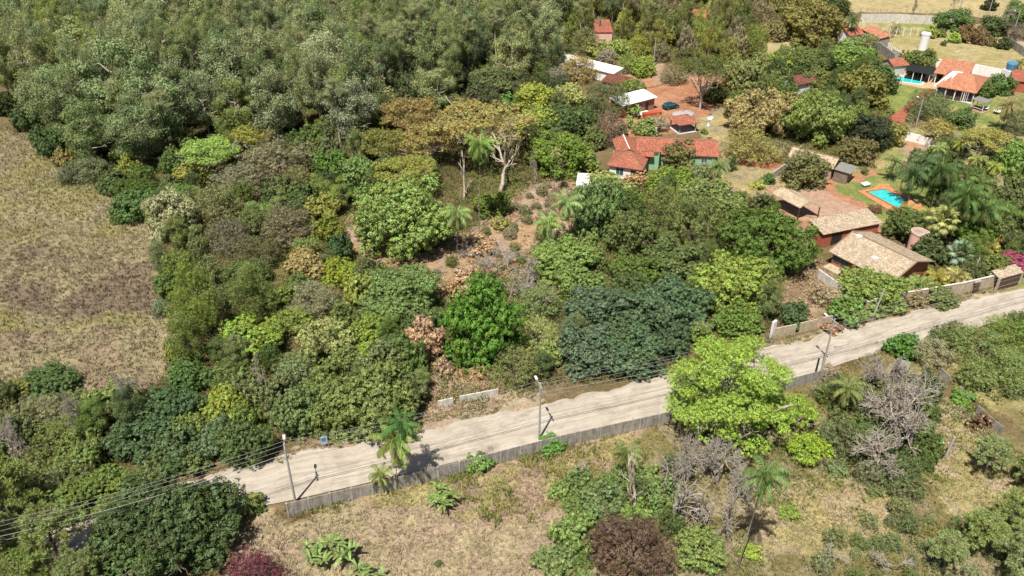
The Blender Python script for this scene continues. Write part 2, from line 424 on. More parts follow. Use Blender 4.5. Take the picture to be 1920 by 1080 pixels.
# ------------------------------------------------------------------ ground, road
def vnoise(x, y, s, seed=0):
    r = np.random.default_rng(seed).random((256, 256)); X = x / s + 1000; Y = y / s + 1000
    i = np.floor(X).astype(int); j = np.floor(Y).astype(int); fx = X - i; fy = Y - j
    fx = fx * fx * (3 - 2 * fx); fy = fy * fy * (3 - 2 * fy); i &= 255; j &= 255; i1 = (i + 1) & 255; j1 = (j + 1) & 255
    return (r[i, j] * (1 - fx) + r[i1, j] * fx) * (1 - fy) + (r[i, j1] * (1 - fx) + r[i1, j1] * fx) * fy
def fbm(x, y, s, seed=0, o=4):
    t = 0; a = 1; n = 0
    for k in range(o): t = t + a * vnoise(x, y, s / 2 ** k, seed + k); n += a; a *= .55
    return t / n
def inpoly(x, y, poly):
    c = np.zeros(x.shape, bool); n = len(poly)
    for i in range(n):
        x1, y1 = poly[i]; x2, y2 = poly[(i + 1) % n]
        if y1 == y2: continue
        c ^= ((y1 > y) != (y2 > y)) & (x < (x2 - x1) * (y - y1) / (y2 - y1) + x1)
    return c
def gp(pts): return [tuple(P(*p)[:2]) for p in pts]
K = 0.60
def A(*c, k=None): return np.array(lin(c)) * (k or K)
LITTER = A(150, 130, 102); DRY = A(170, 158, 124); DRYPINK = A(184, 160, 136); REDSOIL = A(200, 150, 120); LAWN = A(134, 150, 84)
GOLD = A(194, 178, 134); SCRUB = A(146, 136, 92); DUST = A(202, 180, 152); BROWNF = A(142, 126, 106); OLIVEF = A(180, 168, 118)
ROAD_UP = [(-150, 1005), (0, 965), (100, 940), (230, 925), (423, 881), (560, 852), (773, 808), (1007, 762), (1240, 705), (1463, 648), (1690, 593), (1790, 565), (1920, 541), (2150, 490)]
ROAD_LO = [(-150, 1135), (0, 1078), (130, 1040), (300, 992), (440, 957), (540, 940), (860, 866), (1050, 820), (1235, 781), (1490, 710), (1647, 662), (1780, 628), (1920, 590), (2150, 525)]
road_poly = gp(ROAD_UP + ROAD_LO[::-1])
ZONES = [  # (colour, colour 2, patch size, where)
    (A(170, 158, 112), A(140, 144, 88), 8, [(1900, -60), (3200, -60), (3600, 560), (1900, 600)]),
    (DRY, A(164, 156, 108), 9, [(-500, 190), (0, 232), (60, 262), (130, 320), (230, 370), (290, 430), (300, 520), (330, 600), (345, 690), (250, 745), (0, 720), (-600, 720)]),
    (BROWNF, DRY, 8, [(-500, 470), (60, 455), (140, 485), (240, 478), (330, 505), (340, 600), (240, 585), (120, 600), (0, 570), (-500, 590)]),
    (A(166, 148, 122), DRY, 6, [(-500, 640), (340, 610), (345, 690), (250, 745), (0, 720), (-600, 720)]),
    (A(186, 164, 144), A(190, 160, 124), 3, [(640, 400), (690, 430), (730, 470), (800, 470), (860, 440), (930, 400), (1000, 335), (1090, 330), (1090, 400), (1070, 470), (1010, 470), (980, 520), (860, 560), (800, 520), (700, 510), (650, 460)]),
    (REDSOIL, DRYPINK, 3, [(780, 690), (860, 690), (930, 715), (930, 745), (790, 765)]),
    (DUST, DRYPINK, 3, [(560, 830), (780, 765), (1010, 725), (1010, 775), (760, 820), (560, 865)]),
    (DRYPINK, LITTER, 3, [(1450, 490), (1560, 500), (1580, 600), (1450, 620)]),
    (A(188, 172, 138), A(186, 166, 140), 3, [(480, 960), (540, 965), (860, 885), (1235, 795), (1250, 850), (1060, 970), (1070, 1080), (1070, 1400), (200, 1600), (380, 1100), (460, 1010)]),
    (OLIVEF, DRYPINK, 2.5, [(640, 930), (860, 885), (1235, 797), (1250, 900), (1050, 950), (950, 980), (850, 960), (700, 935)]),
    (SCRUB, DRY, 3, [(1235, 797), (1490, 725), (1600, 690), (1720, 690), (1790, 760), (2050, 900), (2400, 1500), (1050, 1500), (1060, 970)]),
    (A(190, 172, 138), OLIVEF, 2.5, [(1380, 920), (1500, 890), (1640, 900), (1690, 980), (1640, 1040), (1420, 1040)]),
    (A(196, 178, 148), OLIVEF, 2.5, [(1735, 735), (1790, 745), (1870, 850), (1900, 960), (1800, 1000), (1700, 880), (1720, 780)]),
    (SCRUB, OLIVEF, 3, [(1640, 670), (1800, 628), (1920, 595), (2200, 520), (2300, 900), (1900, 800), (1790, 715)]),
    (OLIVEF, DUST, 2, [(1455, 640), (1600, 600), (1920, 520), (1920, 538), (1600, 612), (1463, 648)]),
    (REDSOIL, A(190, 136, 104), 3, [(1110, 230), (1150, 180), (1230, 165), (1290, 140), (1380, 150), (1420, 200), (1360, 220), (1300, 235), (1250, 250), (1150, 262)]),
    (REDSOIL, DRYPINK, 3, [(1140, 130), (1240, 120), (1290, 150), (1180, 170)]),
    (A(190, 172, 124), DRY, 3, [(1290, 225), (1370, 195), (1440, 250), (1560, 300), (1700, 300), (1640, 330), (1580, 350), (1520, 360), (1430, 380), (1340, 350), (1350, 300)]),
    (REDSOIL, A(176, 122, 92), 3, [(1380, 290), (1500, 290), (1480, 318), (1380, 312)]),
    (A(200, 166, 140), A(184, 144, 116), 2, [(1440, 350), (1530, 350), (1580, 385), (1660, 430), (1640, 470), (1520, 440), (1440, 400)]),
    (LAWN, A(164, 160, 98), 3, [(1535, 345), (1600, 315), (1700, 320), (1790, 370), (1740, 420), (1700, 440), (1650, 425), (1580, 380)]),
    (A(205, 150, 116), REDSOIL, 2, [(1515, 345), (1640, 312), (1650, 322), (1560, 350), (1660, 415), (1650, 425), (1580, 385), (1540, 358)]),
    (A(168, 166, 100), DRY, 3, [(1640, 240), (1760, 240), (1900, 250), (1920, 320), (1830, 380), (1700, 300), (1690, 310), (1650, 300)]),
    (LAWN, A(150, 160, 92), 4, [(1660, 152), (1735, 160), (1725, 180), (1690, 205), (1660, 215), (1640, 200)]),
    (A(178, 172, 112), LAWN, 3, [(1740, 180), (1900, 180), (1920, 250), (1800, 250), (1730, 220)]),
    (GOLD, A(184, 172, 118), 6, [(1545, 45), (1650, 28), (1760, 30), (1900, 60), (1950, 150), (1830, 135), (1740, 118), (1690, 108), (1640, 70)]),
    (A(150, 156, 92), GOLD, 4, [(1614, 40), (1745, 42), (1740, 60), (1660, 62)]),
    (GOLD, A(202, 184, 136), 8, [(1560, 22), (1700, 24), (1900, 36), (2100, 40), (2200, -60), (1700, -80), (1590, -30)]),
    (A(196, 180, 134), GOLD, 4, [(1410, 60), (1470, 45), (1500, 70), (1490, 150), (1440, 160)]),
    (REDSOIL, DRYPINK, 3, [(1690, 262), (1740, 264), (1745, 295), (1700, 292)]),
    (DUST, DUST, 3, [(1880, 50), (1905, 55), (1990, 95), (1990, 120), (1915, 85), (1884, 70)]),
]
def axis(lo, hi, st, far):
    m = np.arange(lo, hi + st, st); g = [st]
    while sum(g) < far: g.append(g[-1] * 1.35)
    g = np.cumsum(g); return np.concatenate([lo - g[::-1], m, m[-1] + g])
gx = axis(-185, 190, 0.6, 4000); gy = axis(38, 325, 0.6, 4500)
X, Y = np.meshgrid(gx, gy, indexing='ij'); x = X.ravel(); y = Y.ravel()
wx = x + (fbm(x, y, 5, 11) - .5) * 5; wy = y + (fbm(x, y, 5, 21) - .5) * 5
def ground_colour(x, y, wx, wy):
    n0 = fbm(x, y, 6, 31)[:, None]; c = LITTER * (1 - n0) + A(116, 104, 66) * n0
    far = (y > 330) | (x < -190) | (x > 190)
    c[far] = A(120, 118, 72)
    for col, col2, s, poly in ZONES:
        m = inpoly(wx, wy, gp(poly)); t = np.clip((fbm(x[m], y[m], s, int(s * 7)) - .5) * 5 + .5, 0, 1)[:, None]
        c[m] = col * (1 - t) + col2 * t
    return c
gc = ground_colour(x, y, wx, wy)
f1 = fbm(x, y, 1.4, 41); gc *= (0.72 + 0.56 * f1)[:, None]
def roadmask(x, y, grow=0.0):
    return inpoly(x, y, road_poly)
FLAT = [gp([(1440, 340), (1800, 330), (1840, 520), (1540, 560), (1440, 420)]), gp([(1650, 100), (1930, 100), (1930, 215), (1650, 215)]), gp([(1110, 150), (1370, 150), (1370, 350), (1070, 380)])]
h = (fbm(x, y, 9, 51) - .5) * 0.5 + (fbm(x, y, 1.6, 61, 3) - .5) * 0.45
near = np.zeros(x.shape, bool)
for dx, dy in ((0, 0), (1, 0), (-1, 0), (0, 1), (0, -1)): near |= roadmask(x + dx * 1.6, y + dy * 1.6)
for p in FLAT: near |= inpoly(x, y, p)
h = np.where(near, h * 0.06, h); h = np.minimum(h, 0.3) - 0.06; h[roadmask(x, y)] -= .05
h[(np.abs(x) > 190) | (y > 330) | (y < 38)] = -0.1
nx, ny = len(gx), len(gy); ii = (np.arange(nx - 1)[:, None] * ny + np.arange(ny - 1)[None]).ravel()
gf = np.stack([ii, ii + ny, ii + ny + 1, ii + 1], 1)
def groundmat():
    m, n, l, b = nodes("soil_and_grass")
    at = n.new("ShaderNodeAttribute"); at.attribute_name = "tone"
    co = n.new("ShaderNodeTexCoord").outputs["Object"]
    f1 = noise(n, l, 2.6, 6, co, 0.75, 0.8); f2 = noise(n, l, 0.5, 5, co, 0.65)
    r1 = ramp(n, l, f1, [(0.30, (0.42, 0.42, 0.44)), (0.5, (0.95, 0.95, 0.95)), (0.72, (1.5, 1.48, 1.4))])
    r2 = ramp(n, l, f2, [(0.3, (0.82, 0.86, 0.80)), (0.7, (1.15, 1.1, 1.1))])
    c = mixc(n, l, 1.0, at.outputs["Color"], r1, 'MULTIPLY'); c = mixc(n, l, 1.0, c, r2, 'MULTIPLY')
    l.new(c, b.inputs["Base Color"]); b.inputs["Roughness"].default_value = 0.95; b.inputs["Specular IOR Level"].default_value = 0.1
    bump(n, l, b, f1, 0.7, 0.25); return m
GM = groundmat()
ground = obj("ground", mesh_np("ground", np.stack([x, y, h], 1), gf, [GM], col=gc, smooth=True), kind="structure")

def roadmat():
    m, n, l, b = nodes("packed_dirt")
    uv = n.new("ShaderNodeUVMap").outputs[0]
    mp = n.new("ShaderNodeMapping"); mp.inputs["Scale"].default_value = (0.05, 1.0, 1); l.new(uv, mp.inputs[0])
    f1 = noise(n, l, 1.6, 5, mp.outputs[0], 0.6); f2 = noise(n, l, 0.35, 5, uv, 0.7); f3 = noise(n, l, 5, 4, uv, .7)
    base = ramp(n, l, f1, [(0.32, tuple(A(184, 172, 156))), (0.5, tuple(A(204, 192, 174))), (0.68, tuple(A(214, 204, 188)))])
    r2 = ramp(n, l, f2, [(0.34, (0.76, 0.74, 0.72)), (0.55, (1.02, 1.02, 1.02))]); r3 = ramp(n, l, f3, [(0.3, (0.9, 0.9, 0.9)), (0.7, (1.06, 1.06, 1.06))])
    c = mixc(n, l, 1.0, base, r2, 'MULTIPLY'); c = mixc(n, l, 1.0, c, r3, 'MULTIPLY')
    f4 = noise(n, l, 0.17, 4, uv, .6, .6); r4 = ramp(n, l, f4, [(0.30, (0.62, 0.60, 0.58)), (0.36, (1, 1, 1))]); c = mixc(n, l, 1.0, c, r4, 'MULTIPLY')
    mp2 = n.new("ShaderNodeMapping"); mp2.inputs["Scale"].default_value = (0.4, 5.0, 1); l.new(uv, mp2.inputs[0]); f5 = noise(n, l, 1.3, 4, mp2.outputs[0], .7, .5)
    c = mixc(n, l, 1.0, c, ramp(n, l, f5, [(0.36, (0.86, 0.85, 0.83)), (0.5, (1, 1, 1)), (0.66, (1.07, 1.07, 1.07))]), 'MULTIPLY')
    l.new(c, b.inputs["Base Color"]); b.inputs["Roughness"].default_value = 0.9; bump(n, l, b, f3, 0.3, 0.05); return m
def resample(pts, n):
    pts = np.array(pts); d = np.r_[0, np.cumsum(np.hypot(*np.diff(pts, axis=0).T))]; t = np.linspace(0, d[-1], n)
    return np.stack([np.interp(t, d, pts[:, 0]), np.interp(t, d, pts[:, 1])], 1), t
NR = 420
U_, tU = resample(gp(ROAD_UP), NR); L_, tL = resample(gp(ROAD_LO), NR)
rng = np.random.default_rng(5)
nrmv = unit(np.c_[U_ - L_, np.zeros(NR)])[:, :2]
U_ = U_ + nrmv * ((fbm(tU, tU * 0, 4, 71) - .5) * 2.4)[:, None]; L_ = L_ - nrmv * ((fbm(tL, tL * 0 + 9, 4, 72) - .5) * .5)[:, None]
C_ = (U_ + L_) / 2; rows = 9; V_ = []; UV = []
for k in range(rows):
    t = k / (rows - 1); q = L_ * (1 - t) + U_ * t; V_.append(np.c_[q, np.full(NR, 0.03 + 0.05 * math.sin(math.pi * t))]); UV.append(np.c_[tL, np.full(NR, t * 7)])
V_ = np.vstack(V_); UV = np.vstack(UV); i = (np.arange(rows - 1)[:, None] * NR + np.arange(NR - 1)[None]).ravel()
rf = np.stack([i, i + 1, i + NR + 1, i + NR], 1); rme = mesh_np("dirt_road", V_, rf, [roadmat()], smooth=True)
ul = rme.uv_layers.new(name="UVMap"); ul.data.foreach_set("uv", UV[rf.ravel()].astype(np.float32).ravel())
obj("dirt_road", rme, kind="structure")

# sheets laid on the ground
def sheet(name, pix, mat, z=0.06, kind="structure", parent=None):
    pts = [P(a, b) for a, b in pix]; mb = MB()
    pts = [Vector((p.x, p.y, z)) for p in pts]
    ar = sum(pts[i].x * pts[(i + 1) % len(pts)].y - pts[(i + 1) % len(pts)].x * pts[i].y for i in range(len(pts)))
    if ar < 0: pts = pts[::-1]
    mb.slab(pts, 0.2); return mb.build(name, mat, parent, kind=kind, uvdir=(1, 0.3, 0))
def brickmat(name, c1, c2, mortar, w=0.4, hh=0.2, ms=0.012, var=True, rough=.85):
    m, n, l, b = nodes(name); uv = n.new("ShaderNodeUVMap").outputs[0]
    t = n.new("ShaderNodeTexBrick"); l.new(uv, t.inputs["Vector"]); t.inputs["Scale"].default_value = 1
    t.inputs["Brick Width"].default_value = w; t.inputs["Row Height"].default_value = hh; t.inputs["Mortar Size"].default_value = ms
    t.inputs["Color1"].default_value = (*c1, 1); t.inputs["Color2"].default_value = (*c2, 1); t.inputs["Mortar"].default_value = (*mortar, 1)
    f = noise(n, l, 0.9, 5, uv, .7); r = ramp(n, l, f, [(0.3, (.72, .70, .68)), (0.7, (1.18, 1.16, 1.14))])
    f2 = noise(n, l, 7, 3, uv, .7); r2 = ramp(n, l, f2, [(0.3, (.75, .74, .74)), (0.7, (1.2, 1.2, 1.2))])
    c = mixc(n, l, 1.0, t.outputs["Color"], r, 'MULTIPLY'); c = mixc(n, l, 1., c, r2, 'MULTIPLY')
    l.new(c, b.inputs["Base Color"]); b.inputs["Roughness"].default_value = rough; b.inputs["Specular IOR Level"].default_value = 0.2
    bump(n, l, b, t.outputs["Fac"], -0.4, 0.04); MATS[name] = m; return m
def tilemat(name, c1, c2, dark, w=0.28, hh=0.42):
    """barrel tiles: ribs running down the slope, courses across it"""
    m, n, l, b = nodes(name); uv = n.new("ShaderNodeUVMap").outputs[0]
    t = n.new("ShaderNodeTexBrick"); l.new(uv, t.inputs["Vector"]); t.inputs["Scale"].default_value = 1
    t.inputs["Brick Width"].default_value = w; t.inputs["Row Height"].default_value = hh; t.inputs["Mortar Size"].default_value = 0.02
    t.inputs["Color1"].default_value = (*c1, 1); t.inputs["Color2"].default_value = (*c2, 1); t.inputs["Mortar"].default_value = (*dark, 1)
    f = noise(n, l, 0.7, 6, uv, .75); r = ramp(n, l, f, [(0.3, (.62, .60, .60)), (0.55, (1, 1, 1)), (0.75, (1.25, 1.22, 1.2))])
    mp = n.new("ShaderNodeMapping"); mp.inputs["Scale"].default_value = (1, 2.2, 1); l.new(uv, mp.inputs[0])
    f2 = noise(n, l, 2.8, 3, mp.outputs[0], .8); r2 = ramp(n, l, f2, [(0.38, (.55, .55, .57)), (0.5, (1, 1, 1)), (0.62, (1.4, 1.38, 1.35))])
    c = mixc(n, l, 1.0, t.outputs["Color"], r, 'MULTIPLY'); c = mixc(n, l, 1., c, r2, 'MULTIPLY')
    l.new(c, b.inputs["Base Color"]); b.inputs["Roughness"].default_value = .85; b.inputs["Specular IOR Level"].default_value = 0.2
    wv = n.new("ShaderNodeTexWave"); wv.bands_direction = 'X'; wv.inputs["Scale"].default_value = 1.0 / w / 2 ; l.new(uv, wv.inputs["Vector"])
    bump(n, l, b, wv.outputs["Fac"], 0.7, 0.08); MATS[name] = m; return m
def wallmat(name, c, dirt=0.35, rough=.9):
    m, n, l, b = nodes(name); co = n.new("ShaderNodeTexCoord").outputs["Object"]
    f = noise(n, l, 1.3, 6, co, .75); mp = n.new("ShaderNodeMapping"); mp.inputs["Scale"].default_value = (3, 3, .4); l.new(co, mp.inputs[0])
    f2 = noise(n, l, 1.2, 4, mp.outputs[0], .7)
    d = 1 - dirt
    c1 = ramp(n, l, f, [(0.3, tuple(q * d for q in c)), (0.6, tuple(c))]); c2 = ramp(n, l, f2, [(0.3, (d, d, d)), (0.6, (1.05, 1.05, 1.05))])
    l.new(mixc(n, l, 1., c1, c2, 'MULTIPLY'), b.inputs["Base Color"]); b.inputs["Roughness"].default_value = rough; MATS[name] = m; return m
T_RED = tilemat("red_clay_tile", tuple(A(222, 146, 118)), tuple(A(198, 118, 94)), tuple(A(128, 70, 56)))
T_ORANGE = tilemat("orange_clay_tile", tuple(A(240, 174, 138)), tuple(A(224, 150, 114)), tuple(A(170, 104, 78)))
T_TAN = tilemat("weathered_tan_tile", tuple(A(240, 222, 192)), tuple(A(212, 190, 160)), tuple(A(150, 126, 104)))
T_CREAM = tilemat("cream_tile", tuple(A(238, 220, 188)), tuple(A(222, 200, 166)), tuple(A(170, 140, 112)))
T_BROWN = tilemat("brown_tile", tuple(A(168, 110, 92)), tuple(A(140, 86, 72)), tuple(A(90, 54, 46)))
W_WHITE = wallmat("white_render", tuple(A(244, 240, 234, k=.85)), .15)
W_OLD = wallmat("stained_white_render", tuple(A(236, 228, 216, k=.7)), .35)
W_CREAM = wallmat("cream_render", tuple(A(226, 206, 172)), .35)
W_GREY = wallmat("grey_concrete", tuple(A(198, 190, 176)), .5)
W_POST = wallmat("pale_concrete", tuple(A(214, 206, 192)), .35)
W_PINK = wallmat("pink_render", tuple(A(244, 192, 172, k=.75)), .12)
W_TERRA = wallmat("terracotta_render", tuple(A(206, 116, 84)), .25)
W_GREEN = wallmat("mint_render", tuple(A(172, 216, 170)), .15)
W_BRICK = brickmat("bare_brick", tuple(A(206, 140, 116)), tuple(A(190, 120, 98)), tuple(A(190, 170, 156)), .3, .2)
PAVER = brickmat("red_brick_paving", tuple(A(196, 122, 98)), tuple(A(176, 104, 84)), tuple(A(150, 110, 92)), .5, .25)
DECKT = brickmat("pale_stone_paving", tuple(A(234, 200, 160)), tuple(A(222, 184, 144)), tuple(A(196, 160, 130)), .5, .5)
ODECK = brickmat("orange_stone_paving", tuple(A(228, 168, 120)), tuple(A(216, 152, 104)), tuple(A(180, 126, 90)), .5, .5)
CONC = plain("pole_concrete", A(190, 186, 178), .85, .2, 3)
WHITE = plain("white_paint", A(246, 244, 240, k=.68), .6, .08, 2)
WOOD = plain("dark_wood", A(96, 70, 52), .8, .3, 3)
DARK = plain("dark_opening", (0.02, 0.02, 0.022), .5, .2, 2, bmp=0)
METALG = plain("grey_sheet_metal", A(176, 172, 164), .5, .2, 2, .3)
GLASS = plain("window_glass", (0.05, 0.09, 0.10), .12, .2, 1, 0, 0)
TEAL = plain("teal_shutter", A(52, 96, 104), .6, .25, 3)
BLUE = plain("blue_plastic", A(96, 160, 196), .45, .15, 2)
BLACKM = plain("black_metal", (0.02, 0.02, 0.02), .5, .2, 2)
WIREM = plain("cable", A(150, 150, 150), .5, .1, 2, 0, 0)
def watermat():
    m, n, l, b = nodes("pool_water"); co = n.new("ShaderNodeTexCoord").outputs["Object"]
    f = noise(n, l, 1.2, 4, co, .6, 1.0)
    l.new(ramp(n, l, f, [(0.3, tuple(A(40, 196, 200, k=.66))), (0.7, tuple(A(84, 224, 220, k=.66)))]), b.inputs["Base Color"])
    b.inputs["Roughness"].default_value = 0.06; bump(n, l, b, noise(n, l, 4, 2, co), 0.15, 0.03); return m
WATER = watermat()

# ------------------------------------------------------------------ buildings
def rect(Ap, Bp, Cp, z):
    """near-edge corners A,B and far corner C in the photo, at height z -> centre, half length, half width, angle"""
    a, b, c = (P(*q, z) for q in (Ap, Bp, Cp)); d = (b - a); d.z = 0; L = d.length; d.normalize(); n = Vector((-d.y, d.x, 0))
    Wd = (c - b).dot(n); ctr = (a + b) / 2 + n * Wd / 2
    return Vector((ctr.x, ctr.y, 0)), L / 2, abs(Wd) / 2, math.atan2(d.y, d.x)
def walls(t, hx, hy, z, mat, name="wall", z0=0, th=.2):
    m = MB(); m.box(-hx, hx, -hy, -hy + th, z0, z); m.box(-hx, hx, hy - th, hy, z0, z)
    m.box(-hx, -hx + th, -hy + th, hy - th, z0, z); m.box(hx - th, hx, -hy + th, hy - th, z0, z); return m.build(name, mat, t, uvdir=(1, 0, 0))
def gable(t, hx, hy, ze, zr, mat, oh=.5, axis='x', name="roof", capm=None, th=.14, hip=0.0, wallm=None):
    """ridge along axis; hip = how far the ridge ends draw in"""
    X_, Y_ = hx + oh, hy + oh
    def q(a, b, z): return (a, b, z) if axis == 'x' else (b, a, z)
    Lx, Ly = (X_, Y_) if axis == 'x' else (Y_, X_)
    rx = Lx - hip; ext = oh * (zr - ze) / max(.1, Ly - oh); zl = ze - ext
    m = MB(); fl = axis != 'x'
    def s(p): m.slab(p[::-1] if fl else p, th)
    s([q(-Lx, -Ly, zl), q(Lx, -Ly, zl), q(rx, 0, zr), q(-rx, 0, zr)])
    s([q(Lx, Ly, zl), q(-Lx, Ly, zl), q(-rx, 0, zr), q(rx, 0, zr)])
    if hip:
        s([q(Lx, -Ly, zl), q(Lx, Ly, zl), q(rx, 0, zr)]); s([q(-Lx, Ly, zl), q(-Lx, -Ly, zl), q(-rx, 0, zr)])
    r = m.build(name, mat, t, uvdir=(1, 0, 0) if axis == 'x' else (0, 1, 0))
    if capm:
        c = MB(); c.tube([q(-rx, 0, zr + .02), q(rx, 0, zr + .02)], .13, 6)
        if hip:
            for sx in (-1, 1):
                for sy in (-1, 1): c.tube([q(sx * rx, 0, zr + .02), q(sx * Lx, sy * Ly, zl + .02)], .11, 6)
        c.build("ridge_cap", capm, r)
    if wallm and not hip:
        g = MB()
        for sx in (-1, 1):
            e = (hx if axis == 'x' else hy) * sx - (.1 if sx > 0 else -.1); w_ = hy if axis == 'x' else hx
            g = MB(); a = [q(e - .09, -w_, ze), q(e - .09, w_, ze), q(e - .09, 0, zr - th - .02)]; b = [q(e + .09, -w_, ze), q(e + .09, w_, ze), q(e + .09, 0, zr - th - .02)]
            g.add(a + b, [(0, 1, 2), (5, 4, 3), (0, 3, 4, 1), (1, 4, 5, 2), (2, 5, 3, 0)])
            g.build("gable_wall", wallm, t, uvdir=(1, 0, 0))
    return r
def shed_roof(t, hx, hy, z0, z1, mat, oh=.4, axis='y', th=.12, name="roof"):
    """single slope: z0 on the low (-) side, z1 on the high (+) side"""
    m = MB(); X_, Y_ = hx + oh, hy + oh
    if axis == 'y': m.slab([(-X_, -Y_, z0), (X_, -Y_, z0), (X_, Y_, z1), (-X_, Y_, z1)], th)
    else: m.slab([(-X_, -Y_, z0), (X_, -Y_, z1), (X_, Y_, z1), (-X_, Y_, z0)], th)
    return m.build(name, mat, t, uvdir=(1, 0, 0) if axis == 'y' else (0, 1, 0))
def window(t, side, off, z, ww, wh, hx, hy, fm=WHITE, pm=GLASS, name="window", label=None):
    """side: 's','n','w','e' wall of the building's own axes"""
    d = .06; f = MB(); p = MB()
    def put(m, a0, a1, z0, z1, pr):
        if side == 's': m.box(a0, a1, -hy - pr, -hy + .05, z0, z1)
        if side == 'n': m.box(a0, a1, hy - .05, hy + pr, z0, z1)
        if side == 'w': m.box(-hx - pr, -hx + .05, a0, a1, z0, z1)
        if side == 'e': m.box(hx - .05, hx + pr, a0, a1, z0, z1)
    a0, a1, z0, z1 = off - ww / 2, off + ww / 2, z - wh / 2, z + wh / 2
    put(f, a0, a0 + .08, z0, z1, d); put(f, a1 - .08, a1, z0, z1, d); put(f, a0 + .08, a1 - .08, z0, z0 + .08, d); put(f, a0 + .08, a1 - .08, z1 - .08, z1, d)
    if name == "window": put(f, off - .03, off + .03, z0 + .08, z1 - .08, d)
    fo = f.build(name, fm, t); put(p, a0 + .08, a1 - .08, z0 + .08, z1 - .08, .02); p.build("pane" if name == "window" else "leaf", pm, fo)
    return fo
def posts(t, pts, z, mat=WOOD, r=.09, name="post", z0=0):
    for a, b in pts: MB().box(a - r, a + r, b - r, b + r, z0, z).build(name, mat, t)
EXC = []   # places where no wild plants grow
def house(name, label, cat, Ap, Bp, Cp, z):
    c, hx, hy, rz = rect(Ap, Bp, Cp, z); t = thing(name, label, cat, c, rz)
    print("%-20s %.1f x %.1f m" % (name, 2 * hx, 2 * hy)); return t, hx, hy

# tan-roofed house above the road
t, hx, hy = house("house", "terracotta house with weathered tan gabled tile roof beside the pink water tower", "house", (1557, 470), (1672, 528), (1748, 488), 2.8)
hx -= .4; hy -= .4
walls(t, hx, hy, 2.9, W_TERRA); r = gable(t, hx, hy, 2.9, 4.6, T_TAN, .6, capm=T_CREAM, wallm=W_TERRA)
for a, b in ((-.82, .93), (.12, .42)):
    sl = (4.6 - 2.9) / hy; yy = -hy * (1 - b); m = MB(); zz = 4.6 + yy * sl + .1
    m.box(a * hx - .45, a * hx + .45, yy - .4, yy + .4, zz - .2, zz + .12); m.build("skylight", WHITE, r)
for o in (-.84, -.56, .0, .4): window(t, 's', o * hx, 1.5, 1.3, 1.1, hx, hy, TEAL, TEAL, "shutter_window")
for s_ in (-1, 1):
    e_ = s_ * (hx + .6)
    for y_ in (-1, 1): MB().tube([(e_, 0, 4.64), (e_, y_ * (hy + .6), 2.68)], .13, 6).build("verge_cap", T_CREAM, r)
window(t, 'w', -.2 * hy, 1.7, 1.3, 1.1, hx, hy, TEAL, TEAL, "shutter_window")
MB().box(-hx - .2, hx * .2, -hy - 1.9, -hy - .01, 0, .35).build("terrace", W_CREAM, t)
# its low front wing and the wall below the terrace
t2, ax, ay = house("garage", "terracotta side building with low tan tile roof above the tan-roofed house", "garage", (1545, 437), (1650, 416), (1588, 406), 2.8)
walls(t2, ax, ay, 2.7, W_TERRA); shed_roof(t2, ax, ay, 2.75, 3.5, T_TAN, .35)
window(t2, 's', -.5 * ax, 1.2, 2.2, 2.2, ax, ay, WOOD, DARK, "door")
# carport
t, hx, hy = house("carport", "open carport with ribbed cream roof on brown posts beside the paved yard", "carport", (1500, 390), (1539, 386), (1470, 352), 2.8)
a, b, c = P(1500, 390, 2.8), P(1447, 362, 2.8), P(1466, 352, 3.6)
t.location = ((a + P(1539, 386, 2.8) + b) / 3).x, 0, 0
p0, p1, p2, p3, p4, p5 = P(1500, 390, 2.7), P(1447, 362, 2.7), P(1466, 351, 3.5), P(1517, 379, 3.5), P(1541, 387, 2.7), P(1490, 357, 2.7)
ctr = (p0 + p4) / 2 * .5 + (p1 + p5) / 2 * .5; t.location = (ctr.x, ctr.y, 0); t.rotation_euler = (0, 0, 0)
L0 = [q - Vector((ctr.x, ctr.y, 0)) for q in (p0, p1, p2, p3, p4, p5)]
m = MB(); m.slab([L0[0], L0[3], L0[2], L0[1]], .12); m.slab([L0[3], L0[4], L0[5], L0[2]], .12)
m.build("roof", T_CREAM, t, uvdir=(L0[3] - L0[2]))
for q in (L0[0], L0[1], L0[4], L0[5]):
    q = q * .93; posts(t, [(q.x, q.y)], q.z - .1)
# barn with sheet-metal annex
t, hx, hy = house("barn", "cream-roofed outbuilding with grey sheet-metal annex behind a round olive tree", "outbuilding", (1482, 291), (1561, 312), (1583, 303), 3.0)
walls(t, hx, hy, 3, W_CREAM); gable(t, hx, hy, 3, 4.2, T_CREAM, .4, wallm=W_CREAM, capm=T_CREAM)
an = MB(); an.box(hx + .5, hx + 3.2, -hy * .9, hy * .8, 0, 2.4); an.build("annex", plain("screen_wall", A(150, 132, 118), .8), t)
m = MB(); m.slab([(hx + .45, -hy - .1, 2.6), (hx + 3.8, -hy - .1, 2.5), (hx + 3.8, hy, 2.7), (hx + .45, hy, 2.8)], .1); m.build("annex_roof", METALG, t, uvdir=(1, 0, 0))
